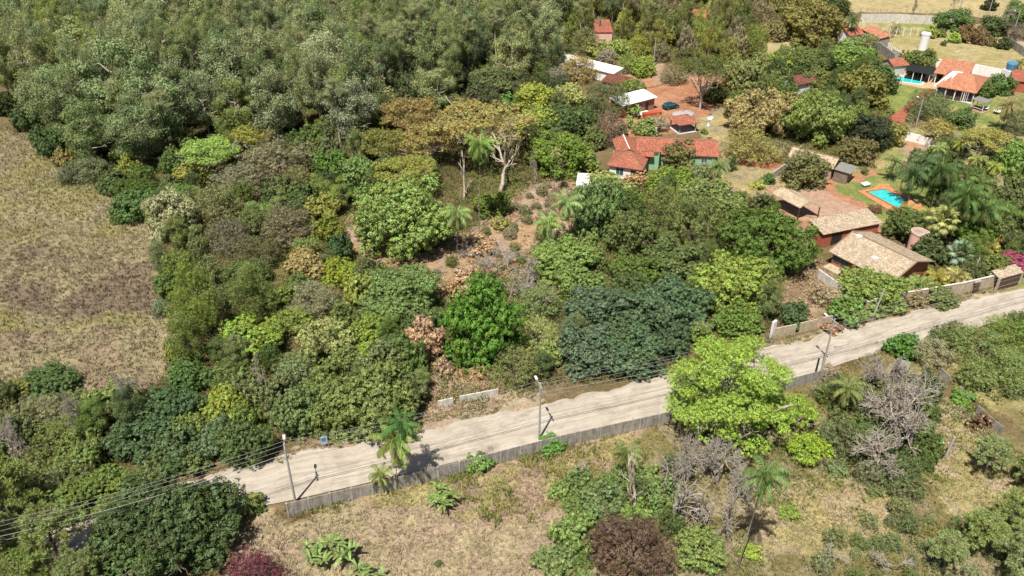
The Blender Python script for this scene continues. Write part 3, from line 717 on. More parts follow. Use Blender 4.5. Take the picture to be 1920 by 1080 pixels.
# pink water tower
b0 = P(1712, 474); t = thing("water_tower", "pink rounded water tower standing at the corner of the tan-roofed house", "water tower", b0, .5)
m = MB(); n_ = 20; ring = []
for i in range(n_):
    a = 2 * math.pi * i / n_; xx, yy = math.cos(a) * 1.25, math.sin(a) * 1.25
    if yy < 0: xx, yy = (1.25 if xx > 0 else -1.25) if abs(xx) > .9 else xx * 1.25, max(yy, -1.0) if abs(xx) < .9 else -1.0
    ring.append((xx, yy))
ring = [(1.25 * math.cos(math.pi * i / 12), 1.25 * math.sin(math.pi * i / 12)) for i in range(13)] + [(-1.25, -1.1), (1.25, -1.1)]
m.slab([(a, b, 4.0) for a, b in ring], 4.0); m.build("tower_wall", W_PINK, t)
m = MB()
for i in range(len(ring)):
    a, b = Vector(ring[i]), Vector(ring[(i + 1) % len(ring)]); m.obox(a, b, .16, 4.0, 4.3)
m.build("parapet", W_PINK, t); m = MB(); m.slab([(a * .88, b * .88, 4.06) for a, b in ring], .04); m.build("tank_lid", W_GREY, t)
m = MB().tube([(.3, -1.16, 1.4), (.3, -1.16, 3.3), (.5, -1.16, 3.5)], .05); m.box(-.1, .35, -1.2, -1.1, 2.8, 3.3); m.build("pipe", W_GREY, t)
# pool with turquoise water, lower garden
def pool(px_rim, px_water, label, deckm, nm="swimming_pool"):
    q = [P(*a) for a in px_water]; ctr = sum(q, Vector()) / len(q); t = thing(nm, label, "swimming pool", (ctr.x, ctr.y, 0))
    def loc(pl, z): return [Vector((P(*a).x - ctr.x, P(*a).y - ctr.y, z)) for a in pl]
    def ccw(p):
        ar = sum(p[i].x * p[(i + 1) % len(p)].y - p[(i + 1) % len(p)].x * p[i].y for i in range(len(p))); return p if ar > 0 else p[::-1]
    MB().slab(ccw(loc(px_rim, .14)), .3).build("deck", deckm, t, uvdir=(1, .3, 0))
    wq = ccw(loc(px_water, .19)); MB().slab(wq, .045).build("water", WATER, t)
    m = MB()
    for i in range(len(wq)): m.obox(wq[i], wq[(i + 1) % len(wq)], .35, .142, .235)
    m.build("coping", WHITE if deckm is DECKT else deckm, t); return t
pool([(1608, 359), (1640, 353), (1646, 345), (1666, 346), (1672, 354), (1700, 366), (1712, 378), (1727, 384), (1727, 393), (1712, 400), (1700, 394), (1672, 394), (1662, 392)],
     [(1624, 361), (1658, 356), (1700, 375), (1684, 393)], "turquoise rectangular swimming pool with orange paved surround in the garden", ODECK)
pool([(1655, 139), (1672, 134), (1742, 146), (1790, 150), (1757, 168), (1728, 166), (1664, 153)],
     [(1668, 142), (1672, 141), (1733, 151), (1728, 160), (1671, 152)], "long blue swimming pool with pale deck beside the hip-roofed pool house", DECKT)
tag(sheet("paver_stand", [(1613, 347), (1625, 344), (1632, 349), (1620, 352)], WHITE, .5, None), "small white square slab lid on the grass behind the turquoise pool", "slab")
# green house with red roofs
t, hx, hy = house("house", "long house with red tile roof and mint green walls behind a round olive tree", "house", (1196, 284), (1344, 291), (1350, 262), 3.0)
walls(t, hx, hy, 3, W_GREEN); gable(t, hx, hy, 3, 4.4, T_RED, .4, capm=T_CREAM, wallm=W_GREEN)
for o in (-.6, .1, .7): window(t, 's', o * hx, 1.7, 1.3, 1.0, hx, hy)
bx = -hx + 2.6
m = MB(); m.box(bx - 1.7, bx + 1.7, -hy - 2.2, -hy + .3, 0, 4.0); m.build("porch_wall", W_GREEN, t)
m = MB(); m.slab([(bx - 1.9, -hy - 3.2, 3.4), (bx + .6, -hy - 3.2, 3.4), (bx + .6, -hy - 2.2, 4.0), (bx - 1.9, -hy - 2.2, 4.0)], .1); m.build("porch_roof", T_RED, t, uvdir=(1, 0, 0))
m = MB(); m.box(bx - 1.3, bx - .2, -hy - 2.26, -hy - 2.15, 2.0, 3.0); m.build("window", GLASS, t)
m = MB(); m.slab([(bx - 1.9, -hy - 2.25, 4.1), (bx + 1.9, -hy - 2.25, 4.1), (bx + 1.9, -hy + .6, 4.5), (bx - 1.9, -hy + .6, 4.5)], .09); m.build("dormer_roof", T_RED, t, uvdir=(1, 0, 0)); m = MB(); m.box(bx - 1.5, bx + 1.5, -hy - 2.27, -hy - 2.205, 3.4, 3.9); m.build("window_band", plain("green_glass", A(60, 130, 90), .3), t)
t, hx, hy = house("house", "square red tile hip-roofed wing at the front of the mint green house", "house", (1140, 307), (1204, 316), (1206, 287), 3.0)
walls(t, hx - .3, hy - .3, 3, W_WHITE); gable(t, hx - .3, hy - .3, 3, 4.5, T_RED, .5, hip=hx * .95, capm=T_CREAM)
window(t, 's', -.3 * hx, 1.5, 1.6, 1.6, hx - .3, hy - .3, WHITE, GLASS); window(t, 's', .5 * hx, 1.1, 1.1, 2.1, hx - .3, hy - .3, WOOD, WOOD, "door")
t, hx, hy = house("house", "red-tiled rear wing with white ridge at the left end of the mint green house", "house", (1160, 286), (1199, 285), (1192, 259), 3.2)
walls(t, hx - .2, hy - .2, 3.1, W_WHITE); gable(t, hx - .2, hy - .2, 3.1, 4.0, T_RED, .4, 'y', capm=WHITE, wallm=W_WHITE)
t = thing("satellite_dish", "white satellite dish on a mast above the red roof of the long house", "satellite dish", P(1325, 268, 0))
m = MB(); m.tube([(0, 0, 3.8), (0, 0, 5.9)], .05); m.build("mast", METALG, t)
m = MB(); vs = [(0, .25, 6.0)]; fs = []
for k_, (r_, yo) in enumerate(((.35, .18), (.7, 0))):
    for i in range(16): a = math.pi * i / 8; vs.append((r_ * math.cos(a), yo, 6.0 + r_ * math.sin(a)))
for i in range(16): j = (i + 1) % 16; fs += [(0, 1 + i, 1 + j), (1 + i, 17 + i, 17 + j, 1 + j)]
m.add(vs, fs); m.build("dish", WHITE, t)
t = obj("water_jug", MB().tube([(0, 0, 4.2), (0, 0, 4.5), (.1, 0, 5.1)], [.3, .36, .15], 10).build("tmp", WHITE).data); bpy.data.objects.remove(bpy.data.objects["tmp"])
t.location = P(1323, 272); tag(t, "small white tank on the red tiles below the satellite dish", "tank")
# white flat-roofed block
t, hx, hy = house("outbuilding", "unfinished white flat-roofed block with low parapet behind the palms in the clearing", "outbuilding", (1080, 345), (1112, 347), (1118, 326), 3.2)
walls(t, hx, hy, 3.2, W_WHITE); MB().box(-hx + .2, hx - .2, -hy + .2, hy - .2, 2.7, 2.85).build("flat_roof", W_OLD, t)
for o in (-.5, .0, .5): MB().box(-hx + .2, hx - .2, o * hy - .12, o * hy + .12, 2.85, 3.1).build("roof_beam", W_WHITE, t)
window(t, 's', -.5 * hx, 1.7, .8, .8, hx, hy); window(t, 's', .4 * hx, 1.2, .9, 2.0, hx, hy, WOOD, DARK, "door"); window(t, 'w', 0, 1.7, .8, .8, hx, hy)
# brick house with white roof
t, hx, hy = house("house", "bare brick house with bright white sheet roof beside the red dirt yard", "house", (1168, 198), (1230, 182), (1207, 171), 3.0)
walls(t, hx - .2, hy - .2, 3.0, W_BRICK); shed_roof(t, hx, hy, 3.05, 3.5, WHITE, .3)
for o in (-.5, .1): window(t, 's', o * hx, 1.6, 1.0, 1.0, hx - .2, hy - .2, W_GREY, DARK)
window(t, 's', .5 * hx, 1.1, .9, 2.1, hx - .2, hy - .2, WOOD, DARK, "door")
MB().box(-.2 * hx, .45 * hx, -hy - 2.2, -hy - .2, 0, .4).build("porch", W_WHITE, t)
t = tag(MB().box(-2.2, 2.2, -.7, .7, 0, 1.2).build("brick_pile", brickmat("stacked_bricks", tuple(A(226, 120, 78)), tuple(A(204, 98, 60)), tuple(A(130, 64, 44)), .3, .22), uvdir=(1, 0, 0)), "long orange stack of bricks in front of the white-roofed brick house", "bricks")
t.location = P(1222, 219); t.rotation_euler = (0, 0, .35)
for i, (px, py, s_) in enumerate(((1279, 214, 2.0), (1289, 212, 1.5))):
    me, _ = crown_mesh("gravel_heap", s_, .5, 300 + i, GM, .3, .8, .8, 3) ; bpy.data.meshes.remove(me)
    v = []; f = []; rg = random.Random(i)
    for a in range(13):
        for b in range(24):
            r_ = s_ * a / 12; th = b * math.pi / 12; v.append((r_ * math.cos(th) * 1.2, r_ * math.sin(th), .75 * (1 - a / 12) * (1 + rg.uniform(-.25, .25)) - .02))
    for a in range(12):
        for b in range(24): c_ = (b + 1) % 24; f.append((a * 24 + b, (a + 1) * 24 + b, (a + 1) * 24 + c_, a * 24 + c_))
    o = tag(MB().add(v, f).build("gravel_heap", plain("gravel", A(190, 182, 176), .95, .35, 9)), ["larger heap of grey gravel on the red yard near the car", "smaller gravel heap beside the larger one on the red yard"][i], "gravel heap", "gravel heaps"); o.location = P(px, py)
# gazebo
t = thing("gazebo", "small open gazebo with pyramid of red tiles on four pale posts", "gazebo", P(1280, 243), .35)
m = MB(); q = 2.6
for s1, s2 in (((-q, -q), (q, -q)), ((q, -q), (q, q)), ((q, q), (-q, q)), ((-q, q), (-q, -q))): m.slab([(*s1, 2.3), (*s2, 2.3), (0, 0, 3.6)], .1)
r = m.build("roof", T_RED, t, uvdir=(1, 0, 0)); c = MB()
for a in (-q, q):
    for b in (-q, q): c.tube([(0, 0, 3.62), (a, b, 2.32)], .09)
c.build("ridge_cap", T_CREAM, r); posts(t, [(-2, -2), (2, -2), (2, 2), (-2, 2)], 2.4, CONC, .11); MB().box(-2.3, 2.3, -2.3, 2.3, 0, .12).build("floor_slab", W_OLD, t)
# teal car
t = thing("parked_car", "dark teal hatchback parked on the red dirt yard beside the white-roofed house", "car", P(1257, 203), math.radians(28))
prof = [(-1.95, .35), (-1.98, .75), (-1.75, .95), (-1.55, 1.38), (-.3, 1.45), (.45, 1.38), (.98, .95), (1.85, .82), (2.0, .6), (1.98, .35)]
def extr(m, pr, w0, w1=None):
    n = len(pr); w1 = w1 or (lambda z: w0); v = [(a, -w1(b), b) for a, b in pr] + [(a, w1(b), b) for a, b in pr]
    f = [tuple(range(n)), tuple(range(2 * n - 1, n - 1, -1))] + [((i + 1) % n, i, n + i, n + (i + 1) % n) for i in range(n)]; return m.add(v, f)
CARP = plain("teal_car_paint", A(30, 92, 100), .25, .05, 1, .3, 0)
wf = lambda z: .84 if z < 1.0 else .84 - (z - .95) * .45
extr(MB(), prof, .84, wf).build("body", CARP, t)
m = MB()
for s in (-1, 1): m.add([(a, s * (wf(b) + .012), b) for a, b in ((-1.5, .98), (-1.38, 1.32), (.38, 1.32), (.8, .98))], [(0, 1, 2, 3) if s > 0 else (3, 2, 1, 0)])
m.build("side_window", GLASS, t)
MB().add([(.52, -.6, 1.37), (.52, .6, 1.37), (1.0, .76, .985), (1.0, -.76, .985)], [(0, 3, 2, 1)]).build("windscreen", GLASS, t)
MB().add([(-1.6, -.6, 1.34), (-1.6, .6, 1.34), (-1.79, .74, 1.0), (-1.79, -.74, 1.0)], [(0, 1, 2, 3)]).build("rear_window", GLASS, t)
for a in (-1.3, 1.3):
    for s in (-1, 1):
        w_ = MB().tube([(a, s * .66, .33), (a, s * .86, .33)], .33, 14).build("wheel", BLACKM, t); MB().tube([(a, s * .861, .33), (a, s * .875, .33)], .19, 10).build("rim", METALG, w_)
for s in (-1, 1): MB().box(1.93, 2.02, s * .55 - .18, s * .55 + .18, .62, .76).build("headlight", WHITE, t)
# pool house, upper right
t, hx, hy = house("pool_house", "open-sided pool house with orange hip roof and white painted ridges", "pool house", (1756, 160), (1830, 174), (1872, 148), 3.0)
gable(t, hx, hy, 3.0, 5.0, T_ORANGE, .2, hip=hx * .55); r = t.children[-1]
L1 = hx + .2; c = MB()
rxx = L1 - hx * .55
for k_, (a, b) in enumerate((((-rxx, 0, 5.05), (-L1, -hy - .2, 2.85)), ((-rxx, 0, 5.05), (-rxx * .2, 0, 5.05)), ((-rxx, 0, 5.05), (-L1 * .2, -hy * .9, 3.1)))):
    a, b = Vector(a), Vector(b); d = (b - a); n_ = Vector((-d.y, d.x, 0)).normalized() * .55; c.slab([a - n_, b - n_ * .8, b + n_ * .8, a + n_], .1)
c.build("painted_ridge", WHITE, r)
posts(t, [(sx * (hx - .3), -hy + .3) for sx in (-1, -.5, 0, .5, 1)] + [(-hx + .3, 0), (hx - .3, 0)], 3.0, WHITE, .12)
MB().box(-hx + .2, hx - .2, -hy + .2, hy, .0, .18).build("floor_slab", W_OLD, t); MB().box(-hx * .9, hx, hy * .2, hy * .3, .18, 3.0).build("wall", W_TERRA, t)
MB().box(-hx + .5, hx * .4, -hy + .2, -hy + .3, .18, 1.0).build("railing", WOOD, t)
m = MB()
for i in range(4): m.box(hx * .35 + i * .45, hx * .35 + i * .45 + .1, -hy - .1, -hy, .2, 2.6)
m.box(hx * .35, hx * .35 + 1.45, -hy - .1, -hy, 2.6, 2.75); m.build("white_gate", WHITE, t)
t, hx, hy = house("veranda", "pink-tiled open veranda joined behind the orange hip-roofed pool house", "veranda", (1754, 136), (1812, 146), (1834, 127), 3.0)
shed_roof(t, hx, hy, 3.0, 4.0, T_ORANGE, .3); posts(t, [(sx * (hx - .3), -hy + .3) for sx in (-1, -.3, .4)], 3.0, WHITE, .12); MB().box(-hx, hx, hy - .2, hy, 0, 3.6).build("wall", W_OLD, t)
def wall(label, pix, h_, th, mat, name="boundary_wall", cat="wall", postm=None, step=2.4, cap=None, group=None, holes=()):
    q = [P(*a) for a in pix]; t = thing(name, label, cat, q[0], 0, group); m = MB(); q = [a - q[0] for a in q]
    for i in range(len(q) - 1):
        if i in holes: continue
        if holes: MB().obox(q[i], q[i + 1], th, -.2, h_).build("panel", mat, t, uvdir=(1, .3, 0))
        else: m.obox(q[i], q[i + 1], th, -.2, h_)
    if not holes: m.build("panel", mat, t, uvdir=(1, .3, 0))
    if cap:
        c = MB()
        for i in range(len(q) - 1):
            if i not in holes: c.obox(q[i], q[i + 1], th + .12, h_ + .003, h_ + .1)
        c.build("coping", cap, t)
    if postm:
        for i in range(len(q) - 1):
            if i in holes: continue
            d = q[i + 1] - q[i]; n_ = max(1, int(d.length / step))
            for k_ in range(n_ + (i == len(q) - 2)):
                c = q[i] + d * k_ / n_; MB().obox(c - d.normalized() * .09, c + d.normalized() * .09, th + .14, -.2, h_ + .06).build("post", postm, t)
    return t
wall("tall white rendered wall behind the pool house veranda", [(1753, 128), (1830, 139), (1874, 148)], 2.5, .25, W_WHITE)
t = thing("water_tank", "blue round water tank on a white block beside the pool house", "water tank", P(1888, 152), .3)
MB().box(-1.3, 1.3, -1.2, 1.2, 0, 3.0).build("block", W_WHITE, t); MB().tube([(0, 0, 3.0), (0, 0, 4.6), (0, 0, 4.9)], [1.1, 1.3, 1.2], 16).build("tank", BLUE, t)
t = thing("water_tank", "tall white cylindrical water tank standing on the golden lawn", "water tank", P(1729, 93), 0)
MB().tube([(0, 0, 0), (0, 0, 4.4)], 1.25, 20).build("tank", WHITE, t, smooth=False); MB().tube([(0, 0, 4.4), (0, 0, 4.75)], [1.35, 1.2], 20).build("lid", WHITE, t)
t, hx, hy = house("shed", "little white shed with orange tile roof at the end of the long blue pool", "shed", (1656, 113), (1676, 123), (1690, 114), 2.8)
walls(t, hx, hy, 2.8, W_OLD); gable(t, hx, hy, 2.8, 3.9, T_RED, .3, 'y', wallm=W_OLD); window(t, 's', 0, 1.1, .9, 2.0, hx, hy, WOOD, WOOD, "door")
t, hx, hy = house("house", "white cottage with red tile roof at the edge of the golden lawn", "house", (1594, 65), (1618, 62), (1608, 52), 3.0)
walls(t, hx, hy, 3, W_WHITE); gable(t, hx, hy, 3, 4.2, T_RED, .4, wallm=W_WHITE); window(t, 's', 0, 1.5, 1.2, 1.1, hx, hy)
t, hx, hy = house("house", "long narrow orange-roofed row building running down beside the white cottage", "house", (1616, 54), (1650, 72), (1660, 66), 3.0)
walls(t, hx, hy, 3, W_GREY); shed_roof(t, hx, hy, 3.0, 3.7, T_ORANGE, .3)
for o in (-.6, -.1, .5): window(t, 's', o * hx, 1.5, 1.0, 1.0, hx, hy, WOOD, DARK)
t, hx, hy = house("house", "white-walled house with dull red roof half hidden under the dark green trees", "house", (1490, 158), (1530, 150), (1536, 134), 3.0)
walls(t, hx, hy, 3, W_WHITE); gable(t, hx, hy, 3, 4.3, T_BROWN, .4, wallm=W_WHITE)
t, hx, hy = house("shed", "low white shed with flat roof between trees left of the long blue pool", "shed", (1622, 140), (1636, 140), (1635, 124), 2.6)
walls(t, hx, hy, 2.6, W_WHITE); shed_roof(t, hx, hy, 2.6, 2.9, W_OLD, .2)
t, hx, hy = house("shed", "low brown-tiled roof at the top edge of the red yard", "shed", (1128, 152), (1172, 160), (1176, 148), 2.6)
walls(t, hx - .2, hy - .2, 2.5, W_CREAM); shed_roof(t, hx, hy, 2.6, 3.2, T_BROWN, .2)
t, hx, hy = house("warehouse", "long low white-roofed shed seen between the eucalyptus and a dark pointed tree", "shed", (1012, 103), (1150, 138), (1152, 126), 2.8)
walls(t, hx - .2, hy - .2, 2.7, W_WHITE); shed_roof(t, hx, hy, 2.8, 3.2, WHITE, .2)
t, hx, hy = house("house", "red-roofed house at the top edge of the view behind pale palms", "house", (1275, 30), (1322, 32), (1322, 20), 3.0)
walls(t, hx, hy, 3, W_WHITE); gable(t, hx, hy, 3, 4.3, T_RED, .4, wallm=W_WHITE)
t, hx, hy = house("house", "small pink building with red roof and white posts below the pale palms at top", "house", (1278, 62), (1302, 62), (1302, 52), 3.0)
walls(t, hx - .6, hy - .6, 3, W_PINK); gable(t, hx, hy, 3, 4, T_RED, .2); posts(t, [(a * hx * .9, -hy + .2) for a in (-1, -.3, .4, 1)], 3, WHITE)
t, hx, hy = house("house", "faded pink building with ruined roof glimpsed among grey vines at the top", "house", (1118, 60), (1148, 60), (1148, 40), 5.5)
walls(t, hx, hy, 5.5, W_PINK); shed_roof(t, hx, hy, 5.5, 6.0, T_RED, .2); window(t, 's', 0, 3, 1.2, 1.2, hx, hy)
t, hx, hy = house("shed", "small red-roofed shed behind the blue tank at the right edge", "shed", (1900, 150), (1940, 155), (1940, 138), 2.8)
walls(t, hx, hy, 2.8, W_TERRA); shed_roof(t, hx, hy, 2.8, 3.3, T_RED, .3)
t, hx, hy = house("outbuilding", "dark little outbuilding with a white roof plate beside the leaning dead palm", "outbuilding", (1325, 362), (1362, 352), (1352, 340), 2.4)
walls(t, hx, hy, 2.4, W_GREY); shed_roof(t, hx, hy, 2.4, 2.7, T_BROWN, .2); MB().box(-.2, 1.0, -.1, .9, 2.75, 2.85).build("roof_plate", WHITE, t)
# garden structures by the pool house
t, hx, hy = house("pergola", "dark shade-cloth pergola on pale posts behind the long blue pool", "pergola", (1698, 131), (1744, 140), (1752, 128), 2.6)
posts(t, [(sx * hx, sy * hy) for sx in (-1, -.3, .4, 1) for sy in (-1, 1)], 2.6, WHITE, .08); m = MB()
for i in range(22): x_ = -hx + 2 * hx * i / 21; m.box(x_ - .16, x_ + .16, -hy - .3, hy + .3, 2.62, 2.68)
m.build("shade_slats", BLACKM, t)
t, hx, hy = house("gazebo", "grey flat-topped garden gazebo on white posts below the pool house", "gazebo", (1822, 186), (1848, 194), (1853, 187), 2.5)
hy = max(hy, 1.6); posts(t, [(sx * hx * .85, sy * hy * .85) for sx in (-1, 1) for sy in (-1, 1)], 2.5, WHITE, .07); MB().box(-hx, hx, -hy, hy, 2.5, 2.62).build("roof", METALG, t)
MB().box(-hx * 1.1, hx * 1.1, -hy * 1.1, hy * 1.1, 0, .12).build("floor_slab", DECKT, t)
m = MB()
for s in (-1, 1): m.box(-hx * .85, hx * .85, s * hy * .85 - .03, s * hy * .85 + .03, .8, .9)
m.build("railing", WHITE, t)
for i, (px, py) in enumerate(((1797, 187), (1811, 190), (1845, 207), (1868, 213))):
    t = thing("garden_table", ["round pale garden table left of the grey gazebo", "white garden table next to the pool house steps", "low white garden table at the foot of the gazebo", "white garden table furthest down the lawn right of the gazebo"][i], "table", P(px, py), 0, "garden tables")
    MB().tube([(0, 0, .68), (0, 0, .74)], .8, 14).build("table_top", WHITE, t); MB().tube([(0, 0, 0), (0, 0, .68)], .1, 8).build("pedestal", CONC, t)
obj_ = sheet("brick_path", [(1662, 224), (1678, 213), (1720, 180), (1738, 166), (1762, 170), (1738, 184), (1716, 200), (1702, 222), (1696, 232)], PAVER, .09)
sheet("driveway", [(1485, 352), (1540, 356), (1600, 386), (1655, 418), (1640, 432), (1570, 420), (1500, 400)], PAVER and brickmat("worn_yard_paving", tuple(A(204, 172, 148)), tuple(A(190, 156, 132)), tuple(A(176, 144, 122)), .6, .3), .05)
# walls and fences
wall("long grey precast concrete panel wall along the near side of the dirt road", [(541, 966), (700, 928), (862, 887), (1050, 838), (1235, 797), (1490, 727), (1545, 712)], 1.9, .08, W_GREY, postm=W_POST)
wall("broken white wall on the far side of the road below the deep green tree", [(822, 763), (850, 757), (862, 754), (900, 747), (934, 740)], 1.05, .18, W_OLD, holes=(1,))
wall("cream wall beside the road to the left of the dark round shrub", [(1450, 632), (1490, 624), (1498, 622), (1530, 614), (1538, 612), (1558, 607)], 1.6, .2, W_CREAM, holes=(1, 3))
wall("beige street wall with metal gate at the right edge of the road", [(1620, 588), (1660, 576), (1720, 566), (1800, 552), (1860, 538), (1905, 524)], 2.2, .2, W_CREAM, cap=W_OLD)
t, hx, hy = house("gatehouse", "tiny tiled entrance roof over the brown garage gate by the right edge", "gatehouse", (1875, 522), (1918, 510), (1905, 500), 2.4)
shed_roof(t, hx, hy, 2.4, 2.9, T_TAN, .1); posts(t, [(-hx, -hy), (hx, -hy), (-hx, hy), (hx, hy)], 2.4, W_CREAM, .15); MB().box(-hx + .2, hx - .2, -hy - .05, -hy + .05, 0, 2.1).build("gate", WOOD, t)
q = P(1826, 549); t = thing("gate", "brown wooden pedestrian gate set in the beige street wall", "gate", q, .33); MB().box(-.5, .5, -.2, -.11, 0, 2.0).build("door_leaf", WOOD, t); MB().box(-.6, .6, -.15, .12, 2.0, 2.25).build("lintel", W_CREAM, t)
wall("short white gatepost wall standing at the left end of the cream road wall", [(1444, 634), (1450, 630)], 2.9, .35, WHITE)
wall("stained retaining wall below the terrace of the tan-roofed house", [(1532, 520), (1560, 540), (1600, 562)], 1.6, .25, W_OLD)
wall("white garden wall between the round olive tree and the small bushes", [(1447, 338), (1470, 322), (1490, 312)], 1.8, .15, W_OLD)
wall("long pale concrete wall between the golden field and the lawn at top right", [(1612, 42), (1680, 42), (1745, 46), (1800, 52)], 2.6, .15, W_OLD)
wall("grey diagonal wall running from the row building down to the white shed", [(1630, 84), (1655, 102), (1675, 118)], 2.4, .2, W_GREY)
wall("low white wall behind the orange-roofed shed near the long pool", [(1672, 104), (1692, 116), (1684, 130)], 2.0, .2, W_OLD)
wall("pale concrete wall beside the track at the far right edge", [(1886, 82), (1905, 96), (1935, 116), (1980, 150)], 2.2, .15, W_GREY, postm=W_GREY)
wall("white wall above the strip of red soil beside the brown path", [(1697, 262), (1722, 268), (1748, 277)], 1.8, .15, W_WHITE)
wall("dark weathered fence panels slanting across the scrub at right", [(1762, 705), (1778, 720), (1796, 740), (1815, 757), (1830, 775), (1875, 815)], 1.3, .08, W_GREY, name="panel_fence", cat="fence", postm=W_GREY, holes=(1, 3))
for i, (a, b) in enumerate((((1640, 66), (1745, 68)), ((1745, 68), (1762, 44)))):
    A_, B_ = P(*a), P(*b); t = thing("wire_fence", ["post and wire fence along the front of the green paddock", "post and wire fence on the right side of the green paddock"][i], "fence", A_)
    n_ = 8 if i == 0 else 5
    for k_ in range(n_ + 1): c = (B_ - A_) * k_ / n_; MB().box(c.x - .08, c.x + .08, c.y - .08, c.y + .08, -.1, 2.2).build("post", W_WHITE, t)
    MB().tube([(0, 0, 1.6), tuple((B_ - A_) + Vector((0, 0, 1.6)))], .02, 4).tube([(0, 0, 1.0), tuple((B_ - A_) + Vector((0, 0, 1.0)))], .02, 4).build("wire", WIREM, t)
for i, (a, b, n_) in enumerate((((1600, 27), (1760, 30), 13), ((1760, 30), (1960, 40), 16))):
    A_, B_ = P(*a), P(*b); t = thing("pasture_fence", ["thin dark post fence across the left half of the golden pasture", "post fence across the right half of the golden pasture"][i], "fence", A_)
    for k_ in range(n_): c = (B_ - A_) * k_ / n_; MB().box(c.x - .06, c.x + .06, c.y - .06, c.y + .06, -.1, 2.0).build("post", W_GREY if k_ % 3 else CONC, t)
    m = MB()
    for z_ in (.8, 1.4, 1.9): m.tube([(0, 0, z_), tuple((B_ - A_) + Vector((0, 0, z_)))], .02, 4)
    m.build("wire", WIREM, t)
# white stub fence by the diagonal wall
A_, B_ = P(1664, 92), P(1686, 108); t = thing("picket_fence", "row of short white posts on the lawn edge above the orange-roofed shed", "fence", A_)
for k_ in range(8): c = (B_ - A_) * k_ / 7; MB().box(c.x - .1, c.x + .1, c.y - .1, c.y + .1, -.1, 1.8).build("post", W_WHITE, t)
# shed at right bottom
t, hx, hy = house("shed", "little ruined shed with white frame and red door in the scrub by the road", "shed", (1676, 688), (1700, 696), (1708, 684), 2.0)
walls(t, hx, hy, 1.9, W_OLD); shed_roof(t, hx, hy, 2.0, 2.3, METALG, .1); window(t, 's', -.3 * hx, 1.0, .8, 1.8, hx, hy, WHITE, plain("red_door", A(150, 60, 50), .7), "door")
# poster frame beside the road, log pile, concrete post
t = thing("sign_board", "small blue and white sign board leaning at the verge by the left power pole", "sign", P(610, 842), .3)
MB().box(-.4, .4, -.03, .03, .9, 2.1).build("board", plain("pale_blue_board", A(176, 200, 214), .5, .3, 3), t); posts(t, [(-.45, .08), (.45, .08)], 2.2, METALG, .03)
MB().box(-.3, .25, -.036, -.031, 1.3, 1.9).build("printed_panel", plain("blue_print", A(96, 128, 170), .5), t)
t = thing("log_pile", "round heap of cut logs with pale sawn ends in the scrub at right", "log pile", P(1832, 795), .4); rg = random.Random(4)
LOGE = plain("sawn_wood", A(216, 176, 120), .8, .3, 4); LOGB = plain("log_bark", A(110, 78, 58), .9, .3, 4)
k_ = 0
for i in range(44):
    a = rg.uniform(-1, 1); z_ = rg.uniform(.15, 1.5 * (1 - a * a) + .25); yy = rg.uniform(-.8, .5); r_ = rg.uniform(.1, .19); an = rg.uniform(-.7, .7)
    d = Vector((math.sin(an), -math.cos(an), rg.uniform(-.1, .3))) * rg.uniform(.5, .8); c = Vector((a * 1.9, yy, z_))
    o = MB().tube([c + d * .0, c + d], r_, 8).build("log", LOGB, t); MB().tube([c + d * 1.001, c + d * 1.02], r_ * .93, 8).build("sawn_end", LOGE, o)
o = tag(MB().tube([(0, 0, -.2), (.35, .15, 3.3)], [.17, .15], 8).build("concrete_post", CONC), "lone leaning concrete post standing in the dry scrub at right", "post"); o.location = P(1772, 858)
# washing line, loungers, small yard things
A_, B_ = P(1214, 254), P(1240, 256); t = thing("washing_line", "washing line with white and dark clothes behind the long red-tiled house", "washing line", A_)
d_ = B_ - A_
for k_ in (0, 1): MB().tube([tuple(d_ * k_), tuple(d_ * k_ + Vector((0, 0, 2.2)))], .06, 6).build("post", WOOD, t)
MB().tube([(0, 0, 2.1), tuple(d_ + Vector((0, 0, 2.1)))], .012, 4).build("line", WIREM, t)
for k_, (f_, w_, mm_) in enumerate(((.15, .5, WHITE), (.35, .35, BLUE), (.55, .5, WHITE), (.78, .4, DARK))):
    c_ = d_ * f_; e_ = d_.normalized() * w_; MB().obox(c_ - e_, c_ + e_, .03, .95, 2.08).build("cloth", mm_, t)
for i, (px, py) in enumerate(((1736, 147), (1744, 149), (1752, 151))):
    t = thing("sun_lounger", ["white lounger nearest the long blue pool's end", "middle white lounger beside the long blue pool", "white lounger closest to the open-sided pool house"][i], "lounger", P(px, py, .14), .9, "loungers by the long pool")
    MB().box(-.95, .4, -.33, .33, .30, .36).build("seat", WHITE, t); MB().slab([(.4, -.33, .36), (.95, -.33, .75), (.95, .33, .75), (.4, .33, .36)], .05).build("backrest", WHITE, t)
    for a_ in (-.85, .35):
        for b_ in (-.28, .28): MB().box(a_ - .03, a_ + .03, b_ - .03, b_ + .03, 0, .3).build("leg", WHITE, t)
# utility poles
def pole(px, py, top, label, arm=None, lamp=True, leanx=0.0, group="utility poles"):
    b = P(px, py); t = thing("utility_pole", label, "utility pole", b, 0.27, group)
    MB().tube([(0, 0, -.3), (leanx, 0, top)], [.16, .10], 8).build("shaft", CONC, t)
    if arm:
        MB().box(leanx - .06, leanx + .06, -arm / 2, arm / 2, top - .5, top - .38).build("crossarm", CONC, t)
        for k in (-.45, 0, .45): MB().tube([(leanx, k * arm, top - .38), (leanx, k * arm, top - .2)], .05, 6).build("insulator", W_GREY, t)
    if lamp:
        a = MB().tube([(leanx, .1, top - 1.1), (leanx, 1.0, top - .7), (leanx, 1.7, top - .65)], .035, 6).build("lamp_arm", METALG, t)
        MB().box(leanx - .14, leanx + .14, 1.5, 2.2, top - .72, top - .58).build("lamp_head", WHITE, a)
    return b
PB = []
PB.append(pole(554, 942, 9.2, "grey concrete power pole standing left of the drooping palm by the road", 1.6))
